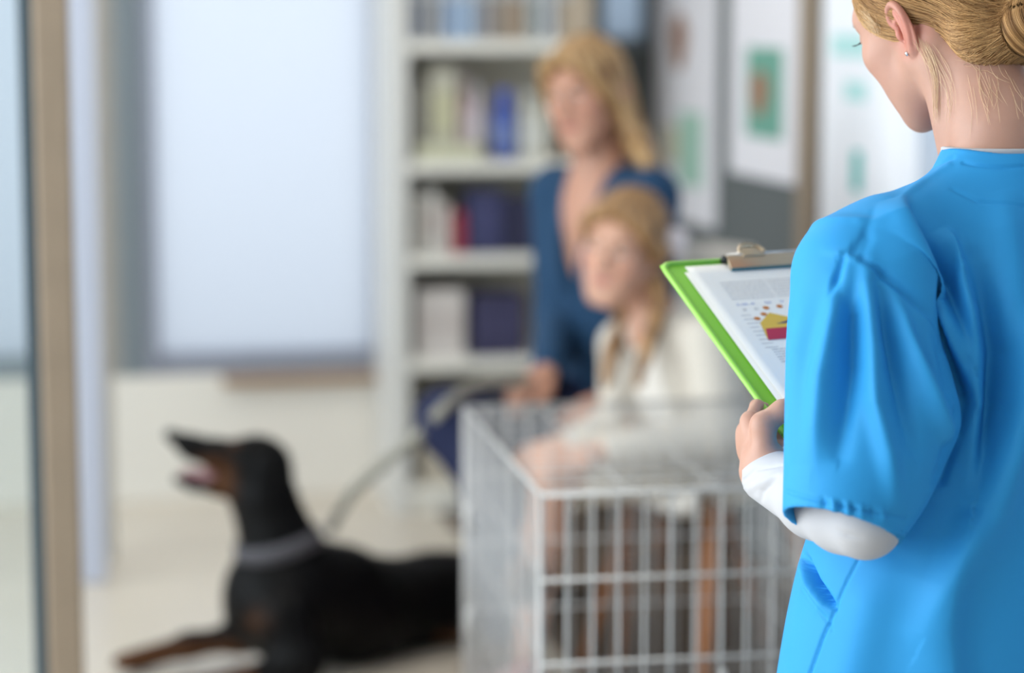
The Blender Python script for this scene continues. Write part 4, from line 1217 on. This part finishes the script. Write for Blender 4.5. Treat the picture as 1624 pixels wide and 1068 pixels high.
# ---------------------------------------------------------------- dog
dg = thing('dog', 'black dog with rust markings lying on the floor, mouth open', 'dog', np.array([P(500, 1060, 5.45)[0], P(500, 1060, 5.45)[1], 0]))
FD = Field()
q = lambda x, y, d: P(x, y, d)
FD.chain([q(452, 948, 5.38), q(560, 966, 5.52), q(690, 952, 5.72), q(790, 938, 5.85)], [0.128, 0.118, 0.106, 0.108], 0.05)
FD.ell(q(430, 950, 5.37), (0.10, 0.10, 0.125), None, 0.04)
FD.chain([q(462, 900, 5.38), q(443, 850, 5.36), q(424, 790, 5.35), q(412, 748, 5.35)], [0.086, 0.070, 0.060, 0.054], 0.035)
mdir = q(300, 705, 5.33) - q(410, 738, 5.35); mdir /= np.linalg.norm(mdir)
mr, mf, mu = axes(mdir)
dA = np.array([mf, mr, mu])
FD.chain([q(392, 780, 5.355), q(420, 840, 5.36), q(440, 905, 5.37)], [0.046, 0.050, 0.068], 0.03)
FD.ell(q(520, 905, 5.44), (0.11, 0.08, 0.06), None, 0.04)
FD.ell(q(410, 738, 5.35), (0.076, 0.056, 0.067), dA, 0.02)
FD.chain([q(392, 734, 5.35), q(345, 722, 5.34), q(305, 710, 5.335), q(281, 697, 5.33)], [0.048, 0.034, 0.026, 0.018], 0.02)
FD.chain([q(386, 768, 5.35), q(345, 772, 5.34), q(308, 768, 5.335), q(282, 761, 5.33)], [0.034, 0.020, 0.014, 0.011], 0.02)
for d in (-0.030, 0.030): FD.ell(q(372, 715, 5.345) + mr * d, (0.020, 0.014, 0.012), dA, 0.012)
for d, sgn in ((-0.050, -1), (0.050, 1)):
    c = q(437, 748, 5.35) + mr * d * 1.08
    e1 = np.array([0, 0, 1.0]) * 0.97 - mdir * -0.12; e1 /= np.linalg.norm(e1); x1 = np.cross(e1, mr); x1 /= np.linalg.norm(x1); y1 = np.cross(x1, e1) * -1
    FD.ell(c, (0.038, 0.010, 0.058), np.array([x1, np.cross(e1, x1), e1]), 0.012)
# fore and hind legs
FD.chain([q(452, 985, 5.27), q(480, 1050, 5.24), q(380, 1086, 5.22), q(300, 1094, 5.20)], [0.07, 0.044, 0.030, 0.027], 0.03)
FD.chain([q(395, 975, 5.44), q(385, 1010, 5.47), q(300, 1024, 5.45), q(222, 1046, 5.42)], [0.06, 0.036, 0.026, 0.026], 0.03)
FD.ell(q(290, 1095, 5.19), (0.045, 0.032, 0.024), np.array([dirv(-1, -0.1), dirv(-0.1, 1), UZ]), 0.01)
FD.ell(q(208, 1049, 5.41), (0.042, 0.030, 0.022), np.array([dirv(-1, -0.1), dirv(-0.1, 1), UZ]), 0.01)
FD.ell(q(770, 965, 5.78), (0.13, 0.085, 0.11), None, 0.03)
FD.chain([q(775, 1000, 5.72), q(720, 985, 5.70), q(770, 1000, 5.64), q(730, 1004, 5.62)], [0.055, 0.045, 0.028, 0.024], 0.02)
FD.chain([q(840, 940, 5.92), q(900, 945, 6.0), q(950, 935, 6.08)], [0.03, 0.017, 0.012], 0.02)
# keep it on the floor
FD.add((lambda X, Y, Z: Z - 0.003 + 0 * X + 0 * Y, (-9, -9, -2), (9, 9, 0.003)), 0, True)
dv, df = FD.mesh(0.004, 2)
black, tan = np.array([0.0028, 0.0025, 0.0028]), np.array([0.075, 0.030, 0.012])
px_, py_, pd_ = proj(dv)
w = np.zeros(len(dv))
def patch(x, y, d, rx, ry, p=3):
    global w
    s_ = FPX / d
    a = np.exp(-(((px_ - x) / rx) ** 2 + ((py_ - y) / ry) ** 2 + (((pd_ - d) * s_) / (2.2 * max(rx, ry))) ** 2) ** (p / 2)); w = np.maximum(w, a)
patch(352, 765, 5.35, 22, 40); patch(330, 742, 5.33, 30, 18); patch(372, 705, 5.33, 9, 7)
patch(418, 985, 5.30, 26, 22)
hgt = dv[:, 2]
w = np.maximum(w, np.clip((0.085 - hgt) / 0.03, 0, 1) * ((px_ < 405) & (pd_ < 5.6)))
w = np.maximum(w, np.clip((0.06 - hgt) / 0.03, 0, 1) * ((px_ > 690) & (pd_ < 5.70)))
mk('body', (dv, df), mat('short_dog_coat', (0.02, 0.02, 0.02), 0.5, attr='tint', srgb=False, spec=0.10, bump=0.2, bscale=700), dg, col=black * (1 - w[:, None]) + tan * w[:, None])
FN = Field(); FN.ell(q(272, 691, 5.328), (0.017, 0.018, 0.015), dA, 0.0)
mk('nose', FN.mesh(0.002, 1), mat('wet_black_nose', (14, 13, 14), 0.2), dg)
FN = Field(); FN.chain([q(362, 758, 5.345), q(330, 757, 5.338), q(296, 752, 5.335)], [0.014, 0.016, 0.012], 0.01)
mk('tongue', FN.mesh(0.002, 1), mat('pink_tongue', (150, 108, 112), 0.4), dg)
for d in (-0.036, 0.036):
    FN = Field(); FN.ell(q(366, 721, 5.345) + mr * d, (0.009, 0.009, 0.009), None, 0.0)
    mk('eye', FN.mesh(0.0015, 1), mat('dark_brown_eye', (40, 22, 12), 0.1), dg)
cc, nn = q(446, 866, 5.365), (q(424, 790, 5.35) - q(455, 890, 5.37))
x1, y1, z1 = frame_of(nn, RGT)
tl = math.radians(14)
cpts = []
for i in range(40):
    a = 2 * math.pi * i / 40
    cpts.append(cc + x1 * 0.085 * math.cos(a) + y1 * 0.085 * math.sin(a))
cpts = onto(FD, np.array(cpts), 0.006, 6)
cc = cpts.mean(0)
V, Fc = [], []
for i, p in enumerate(cpts):
    o = p - cc; o = o / np.linalg.norm(o)
    for a, b in ((-0.019, 0.0), (0.019, -0.006), (0.019, -0.002), (-0.019, 0.006)): V.append(p + z1 * a + o * b)
for i in range(40):
    j = (i + 1) % 40
    for k in range(4): Fc.append((i * 4 + k, i * 4 + (k + 1) % 4, j * 4 + (k + 1) % 4, j * 4 + k))
col_o = mk('collar', (np.array(V), Fc), mat('grey_collar_webbing', (74, 72, 78), 0.7), dg)
ringc = cpts[2] + (cpts[2] - cc) / np.linalg.norm(cpts[2] - cc) * 0.012
mk('leash_ring', tube([ringc + 0.012 * (math.cos(t) * RGT + math.sin(t) * UZ) for t in np.linspace(0, 2 * math.pi, 20)[:-1]], 0.002, 8, True), mat('steel', (190, 192, 195)), col_o)

# leash, from the collar up to the hand
lp_ = spline([ringc + RGT * 0.012, P(556, 787, 5.34), P(604, 741, 5.31), P(656, 697, 5.27), P(706, 645, 5.215), P(752, 612, 5.25), P(800, 602, 5.30), P(834, 606, 5.33)], 8)
m_leash = mat('grey_webbing', (140, 137, 128), 0.8, bump=0.3, bscale=400)
ls = thing('leash', 'grey leash running from the dog collar up to a hand', 'leash', lp_[0])
V, Fc = [], []
for i, p in enumerate(lp_):
    t = lp_[min(i + 1, len(lp_) - 1)] - lp_[max(i - 1, 0)]; t /= np.linalg.norm(t)
    x = UZ - t * (UZ @ t); x /= np.linalg.norm(x); y = np.cross(t, x)
    for a, b in ((-0.0125, -0.0015), (0.0125, -0.0015), (0.0125, 0.0015), (-0.0125, 0.0015)): V.append(p + x * a + y * b)
for i in range(len(lp_) - 1):
    for k in range(4): Fc.append((i * 4 + k, i * 4 + (k + 1) % 4, i * 4 + 4 + (k + 1) % 4, i * 4 + 4 + k))
Fc += [(3, 2, 1, 0), tuple(len(V) - 4 + k for k in range(4))]
mk('strap', (np.array(V), Fc), m_leash, ls)
hl = [P(838, 606, 5.325) + 0.055 * (math.cos(t) * RGT * 1.1) + 0.02 * math.sin(t) * UZ - RGT * 0.05 for t in np.linspace(0, 2 * math.pi, 28)[:-1]]
mk('hand_loop', tube(hl, 0.0115, 8, True, flat=0.0018, hint=CD), m_leash, ls)
mk('snap_hook', tube([ringc + RGT * 0.006, ringc + RGT * 0.02 + UZ * 0.012, ringc + RGT * 0.03 + UZ * 0.025], [0.005, 0.006, 0.004], 8), mat('steel', (190, 192, 195)), ls)
# ================================================================ chairs
m_shell = mat('white_chair_shell', (214, 210, 204), 0.45)
m_leg = mat('beech_leg', (176, 118, 78), 0.45, var=0.12, vscale=20)
def make_chair(loc, fwd, label, name='chair', H=0.83):
    root = thing(name, label, 'chair', (loc[0], loc[1], 0.0), 'white shell chairs with wooden legs')
    r, f, u = axes(fwd)
    Q = lambda x, y, z: np.array([loc[0], loc[1], 0]) + r * x + f * y + u * z
    prof = spline([(0.235, 0.425), (0.215, 0.447), (0.12, 0.445), (-0.02, 0.432), (-0.13, 0.436), (-0.195, 0.485), (-0.225, 0.60), (-0.245, 0.73), (-0.262, H)], 6)
    nu = 22; V, Fc = [], []
    for j, (y, z) in enumerate(prof):
        s_ = j / (len(prof) - 1)
        w = np.interp(s_, [0, 0.15, 0.45, 0.6, 0.85, 0.95, 1.0], [0.195, 0.225, 0.235, 0.24, 0.215, 0.185, 0.13])
        for i in range(nu + 1):
            a = -1 + 2 * i / nu
            curl = abs(a) ** 3
            up = curl * np.interp(s_, [0, 0.2, 0.5, 0.62, 1], [0.01, 0.07, 0.10, 0.03, 0.0])
            fw_ = curl * np.interp(s_, [0, 0.45, 0.6, 1], [0.0, 0.02, 0.09, 0.06])
            V.append(Q(w * a, y + fw_, z + up - (0.03 * (1 - s_) ** 6) * 0 ))
    for j in range(len(prof) - 1):
        for i in range(nu):
            k = j * (nu + 1) + i; Fc.append((k, k + 1, k + nu + 2, k + nu + 1))
    sh = mk('seat_shell', (np.array(V), Fc), m_shell, root); solidify(sh, 0.007, 0)
    for sx in (-1, 1):
        for sy, yb, yt in ((1, 0.20, 0.11), (-1, -0.215, -0.10)):
            mk('leg', tube([Q(sx * 0.205, yb, 0.0), Q(sx * 0.165, (yb + yt) / 2, 0.22), Q(sx * 0.125, yt, 0.428)], [0.011, 0.016, 0.0165], 12), m_leg, root)
    br = [tube([Q(-0.165, 0.155, 0.22), Q(0.135, -0.12, 0.40)], 0.004, 8), tube([Q(0.165, 0.155, 0.22), Q(-0.135, -0.12, 0.40)], 0.004, 8),
          tube([Q(-0.165, -0.158, 0.22), Q(0.135, 0.12, 0.40)], 0.004, 8), tube([Q(0.165, -0.158, 0.22), Q(-0.135, 0.12, 0.40)], 0.004, 8)]
    mk('brace', join(*br), mat('dark_steel', (60, 60, 62), 0.4, metal=0.8), root)
    return root
make_chair(P(1022, 700, 5.68), dirv(-0.86, -0.50), 'white shell chair with wooden legs under the person in the teal cardigan', H=0.92)
make_chair(P(1128, 760, 5.34), dirv(-0.80, -0.60), 'white shell chair with wooden legs under the child in the cream cardigan')

mt_ = mk('floor_shade_sheet', box((1.565, 6.0, 0.0015), (0.73, 2.1, 0.003), None, 0.001), mat('brown_floor_shade', (96, 82, 70), 0.95, bump=0.5, bscale=300), None, True, origin=(1.565, 6.0, 0))  # thin brown sheet added for the dark shaded floor tone under the chairs
tag(mt_, 'added brown sheet darkening the shaded floor beneath the white shell chairs', 'floor sheet')
# ================================================================ wire cage
m_wire = mat('zinc_wire', (190, 189, 188), 0.4, metal=0.25)
CH = 0.70
A_ = on_plane(858, 786, 2, CH); B_ = on_plane(736, 646, 2, CH)
ydir = (B_ - A_); CLEN = np.linalg.norm(ydir); ydir /= CLEN; xdir = np.cross(ydir, UZ)
CW = 0.60
cage = thing('dog_crate', 'empty folding wire dog crate standing on the floor in front of the seated child', 'dog crate', np.array([*(A_ + xdir * CW / 2 + ydir * CLEN / 2)[:2], 0]))
KP = lambda x, y, z: np.array([A_[0], A_[1], 0]) + xdir * x + ydir * y + UZ * z
def grid_panel(name, o, u, v, nu, nv, ru=0.0019, rv=0.0024, frame=0.0033):
    """NU wires along V, NV wires along U"""
    t = [tube([o, o + u], frame, 8), tube([o + v, o + u + v], frame, 8), tube([o, o + v], frame, 8), tube([o + u, o + u + v], frame, 8)]
    n = np.cross(u, v); n = n / np.linalg.norm(n) * (ru + rv)
    for i in range(1, nu): t.append(tube([o + u * i / nu, o + u * i / nu + v], ru, 6))
    for j in range(1, nv): t.append(tube([o + v * j / nv + n, o + u + v * j / nv + n], rv, 6))
    return mk(name, join(*t), m_wire, cage)
X_, Y_, Z_ = xdir * CW, ydir * CLEN, UZ * (CH - 0.02)
fp = grid_panel('front_panel', KP(0, 0, 0.004), X_, UZ * (CH - 0.004), 14, 5, 0.0026, 0.0032, 0.0046)
grid_panel('back_panel', KP(0, CLEN, 0.02), X_, Z_, 14, 5)
grid_panel('side_panel', KP(0.002, 0.004, 0.02), ydir * (CLEN - 0.008), Z_, 26, 5, 0.0018, 0.0022)
grid_panel('side_panel', KP(CW - 0.002, 0.004, 0.02), ydir * (CLEN - 0.008), Z_, 26, 5, 0.0016, 0.002)
grid_panel('top_panel', KP(0, 0, CH), Y_, X_, 19, 4, 0.0013, 0.0016)
tr = mk('tray', join(boxmm((0, 0, 0), (1, 1, 1))), mat('dark_plastic_tray', (60, 58, 58), 0.5), cage)
v, f = join(box(KP(CW / 2, CLEN / 2, 0.008), (CW - 0.02, CLEN - 0.02, 0.006), np.array([xdir, ydir, UZ])),
            *[box(KP(x, y, 0.02), s_, np.array([xdir, ydir, UZ]), 0.001) for x, y, s_ in ((0.012, CLEN / 2, (0.006, CLEN - 0.02, 0.03)), (CW - 0.012, CLEN / 2, (0.006, CLEN - 0.02, 0.03)), (CW / 2, 0.012, (CW - 0.02, 0.006, 0.03)), (CW / 2, CLEN - 0.012, (CW - 0.02, 0.006, 0.03)))])
me = bpy.data.meshes.new('tray'); me.from_pydata((v - ORG[cage.name]).tolist(), [], f); me.materials.append(MATS['dark_plastic_tray']); tr.data = me
# door latches and corner clips
for y, z in ((CLEN * 0.78, 0.52), (CLEN * 0.78, 0.32), (CLEN * 0.80, 0.14)):
    c = KP(-0.008, y, z)
    mk('clip', tube([c + UZ * 0.03, c + UZ * 0.012 - xdir * 0.012, c - UZ * 0.012 - xdir * 0.012, c - UZ * 0.03], 0.006, 8), m_wire, cage)
mk('door_latch', tube([KP(0.30, -0.010, 0.40), KP(0.30, -0.022, 0.40), KP(0.30, -0.022, 0.34), KP(0.34, -0.012, 0.34)], 0.0045, 8), m_wire, cage)

# ================================================================ posters on the right wall
m_post = mat('white_poster_paper', (222, 220, 226), 0.7)
m_gr = mat('poster_green', (104, 156, 140), 0.75); m_grp = mat('poster_pale_green', (156, 192, 176), 0.75)
def wallpt(px, py, lift=0.0):
    p = on_plane(px, py, 0, XR); p[0] = XR - lift; return p
def poster(name, xa, xb, yl, ztop, label, pics, m=None, cat='poster'):
    a, b = wallpt(xa, yl), wallpt(xb, yl)
    ya, yb, z0 = b[1], a[1], a[2]                # ya nearer
    o = thing(name, label, cat, (XR, (ya + yb) / 2, z0))
    mk('sheet', boxmm((XR - 0.012, ya, z0), (XR - 0.0005, yb, ztop), 0.002), m or m_post, o, False)
    for nm, x0, y0, x1, y1, mm, shape in pics:
        p0, p1 = wallpt(x0, y0), wallpt(x1, y1)
        cy_m, cz = (p0[1] + p1[1]) / 2, (p0[2] + p1[2]) / 2; hy, hz = abs(p0[1] - p1[1]) / 2, abs(p0[2] - p1[2]) / 2
        if shape == 'r': vf = boxmm((XR - 0.0135, cy_m - hy, cz - hz), (XR - 0.012, cy_m + hy, cz + hz))
        else:
            pts = [(cy_m + hy * math.cos(t) * (1 + 0.12 * math.sin(3 * t)), cz + hz * math.sin(t)) for t in np.linspace(0, 2 * math.pi, 25)[:-1]]
            V = [(XR - 0.0148, y, z) for y, z in pts] + [(XR - 0.013, y, z) for y, z in pts]
            n_ = len(pts); vf = (np.array(V), [tuple(range(n_))] + [(i, i + n_, (i + 1) % n_ + n_, (i + 1) % n_) for i in range(n_)])
        mk(nm, vf, mm, o, False)
    return o
m_br = mat('poster_brown', (150, 112, 90), 0.75); m_bg = mat('poster_beige', (205, 200, 178), 0.75); m_tl = mat('poster_teal', (72, 182, 178), 0.75); m_ptl = mat('poster_pale_teal', (176, 220, 220), 0.75)
poster('poster', 1042, 1138, 335, 2.25, 'white poster with brown figure and pale green picture, behind the wavy blond hair',
       [('brown_figure', 1072, 20, 1096, 112, m_br, 'e'), ('pale_green_picture', 1084, 176, 1120, 300, m_grp, 'r'), ('beige_picture', 1058, 196, 1082, 260, m_bg, 'r')])
poster('poster', 1163, 1276, 272, 2.30, 'white poster with a green picture of a brown animal, next to the wooden post',
       [('green_picture', 1192, 74, 1248, 224, m_gr, 'r'), ('brown_animal', 1198, 110, 1226, 186, m_br, 'e')])
poster('poster', 1306, 1438, 420, 2.30, 'tall white information poster with teal blocks behind the head of the person in scrubs',
       [('pale_teal_block', 1328, 54, 1384, 92, m_ptl, 'r'), ('pale_teal_square', 1348, 128, 1382, 162, m_ptl, 'r'), ('teal_bar', 1360, 238, 1374, 306, m_tl, 'r')], mat('bright_white_poster', (236, 239, 246), 0.6))

# ================================================================ shelf unit and what stands on it
m_cab = mat('cream_laminate', (244, 240, 231), 0.5); m_cback = mat('shelf_back_grey', (206, 202, 190), 0.7)
SF = 6.92                                             # front of the shelf unit
sxa = on_plane(622, 400, 1, SF)[0]; sxb = on_plane(938, 30, 1, SF)[0]
sh = thing('shelf_unit', 'tall cream open shelf unit against the back wall beside the frosted window', 'shelf', ((sxa + sxb) / 2, SF, 0))
T = 0.022
mk('upright', boxmm((sxa, SF, 0), (sxa + 0.05, YB - 0.018, 2.2), 0.002), mat('off_white_laminate', (220, 218, 214), 0.5), sh, False)
mk('upright', boxmm((sxb - 0.035, SF, 0), (sxb, YB - 0.018, 2.2), 0.002), mat('tan_laminate', (198, 182, 162), 0.5), sh, False)
mk('back_panel', boxmm((sxa + 0.05, SF + 0.315, 0.08), (sxb - 0.035, SF + 0.327, 2.2)), m_cback, sh, False)
mk('plinth', boxmm((sxa + 0.05, SF + 0.02, 0), (sxb - 0.035, YB - 0.03, 0.08)), m_cab, sh, False)
def shelf_z(py): return on_plane(750, py, 1, SF)[2]
tops = []
for py in (64, 256, 406, 570, 770):
    z = shelf_z(py); tops.append(z)
    mk('shelf_board', boxmm((sxa + 0.0505, SF + 0.004, z - 0.034), (sxb - 0.0355, SF + 0.314, z), 0.002), m_cab, sh, False)
for z in (1.78, 2.17): mk('shelf_board', boxmm((sxa + 0.0505, SF + 0.004, z - 0.034), (sxb - 0.0355, SF + 0.314, z), 0.002), m_cab, sh, False)
def shx(px): return on_plane(px, 300, 1, SF + 0.05)[0]
def colr(rgb, r=0.5): return mat('pack_%d_%d_%d' % rgb, rgb, r)
def carton(px0, px1, z, h, rgb, label, band=None, group=None, cat='box', depth=0.12, y0=0.04):
    x0, x1 = shx(px0) + 0.001, shx(px1) - 0.001
    o = thing('carton', label, cat, ((x0 + x1) / 2, SF + y0 + depth / 2, z), group)
    mk('box_body', boxmm((x0, SF + y0, z + 0.0005), (x1, SF + y0 + depth, z + h), 0.003), colr(rgb), o, False)
    if band: mk('front_label', boxmm((x0 + 0.006, SF + y0 - 0.0012, z + h * 0.3), (x1 - 0.006, SF + y0 + 0.0002, z + h * 0.75)), colr(band), o, False)
    return o
def bottle(px, z, h, r, rgb, cap, label, group=None, y=0.08, neck=0.45):
    c = (shx(px), SF + y, z)
    o = thing('bottle', label, 'bottle', c, group)
    mk('bottle_body', lathe([(r * 0.9, 0.001), (r, 0.006), (r, h * 0.62), (r * 0.92, h * 0.70), (r * neck, h * 0.80), (r * neck, h * 0.88)], c, 24), colr(rgb, 0.3), o)
    mk('cap', lathe([(r * neck * 1.15, h * 0.86), (r * neck * 1.2, h * 0.87), (r * neck * 1.2, h * 0.98), (r * neck * 0.9, h)], c, 20), colr(cap, 0.4), o)
    mk('front_label', lathe([(r * 1.01, h * 0.15), (r * 1.015, h * 0.16), (r * 1.015, h * 0.52), (r * 1.01, h * 0.53)], c, 24), colr(tuple(min(255, int(v * 0.7 + 70)) for v in rgb)), o)
    return o
z0, z1, z2, z3, z4 = tops
# topmost shelf in the picture: files and folders
fcols = [(150, 156, 168), (164, 164, 166), (156, 176, 204), (168, 190, 216), (150, 150, 156), (158, 146, 134), (170, 150, 130), (166, 172, 172), (180, 184, 190), (190, 176, 158)]
fn = ['slate grey', 'stone grey', 'sky blue', 'light sky blue', 'dull grey', 'taupe', 'tan', 'pale grey', 'silver grey', 'sand coloured']
for i, (a, c, n_) in enumerate(zip(np.linspace(652, 888, 10), fcols, fn)):
    x0 = shx(a); o = thing('file_folder', '%s file folder standing in the row on the highest shelf in view' % n_, 'folder', (x0 + 0.02, SF + 0.12, z0), 'file folders on the top shelf')
    hh = 0.30 + 0.02 * ((i * 7) % 3)
    mk('spine', boxmm((x0, SF + 0.05, z0 + 0.0005), (x0 + 0.040, SF + 0.30, z0 + hh), 0.003), colr(c), o, False)
    mk('spine_label', boxmm((x0 + 0.006, SF + 0.0488, z0 + 0.12), (x0 + 0.034, SF + 0.0502, z0 + 0.22)), colr((212, 214, 216)), o, False)
# second: bottles and packs
carton(656, 678, z1, 0.22, (150, 146, 136), 'narrow dark beige carton at the window end of the bottle shelf')
carton(682, 724, z1, 0.27, (186, 182, 166), 'tall beige carton on the bottle shelf', (196, 192, 160))
bottle(738, z1, 0.25, 0.020, (200, 172, 170), (206, 190, 188), 'slim dusty pink bottle next to the tall beige carton')
bottle(760, z1, 0.22, 0.019, (206, 196, 206), (220, 216, 220), 'lilac white bottle between the dusty pink and the blue bottle')
bottle(803, z1, 0.205, 0.036, (56, 82, 164), (90, 112, 196), 'bright blue bottle on the bottle shelf', neck=0.55)
bottle(838, z1, 0.20, 0.022, (206, 206, 200), (222, 222, 220), 'off-white bottle standing just beyond the bright blue bottle')
bottle(862, z1, 0.19, 0.021, (214, 212, 200), (190, 200, 190), 'cream bottle half hidden by the blond hair of the seated person')
carton(660, 760, z1, 0.05, (206, 204, 176), 'flat pale yellow carton lying at the front of the bottle shelf', None, y0=0.005, depth=0.03)
# third: white packs, a red one, navy boxes
carton(655, 672, z2, 0.17, (198, 192, 184), 'narrow light grey carton at the window end of the shelf of navy boxes')
carton(674, 694, z2, 0.19, (214, 210, 204), 'tall white carton beside the narrow light grey carton', (196, 180, 176))
carton(696, 714, z2, 0.15, (206, 196, 190), 'short white carton next to the red box')
carton(716, 738, z2, 0.125, (150, 46, 62), 'small dark red box left of the navy boxes')
carton(742, 798, z2, 0.185, (60, 62, 100), 'larger indigo box behind the small dark red box', (66, 68, 108))
carton(802, 846, z2, 0.165, (46, 46, 74), 'dark navy box farthest along the shelf from the window')
carton(850, 880, z2, 0.16, (62, 64, 96), 'dull navy box hidden partly by the teal cardigan')
# fourth: one white and one navy box
carton(660, 736, z3, 0.20, (216, 208, 204), 'large white box alone at the window end of its shelf', (206, 196, 192), depth=0.2)
carton(748, 832, z3, 0.185, (62, 60, 90), 'wide navy box beside the large white box', (68, 66, 98), depth=0.2)
# lowest
carton(664, 740, z4, 0.20, (196, 186, 170), 'sand coloured carton on the lowest shelf', depth=0.2)
carton(760, 850, z4, 0.18, (176, 176, 178), 'grey carton on the lowest shelf', depth=0.2)
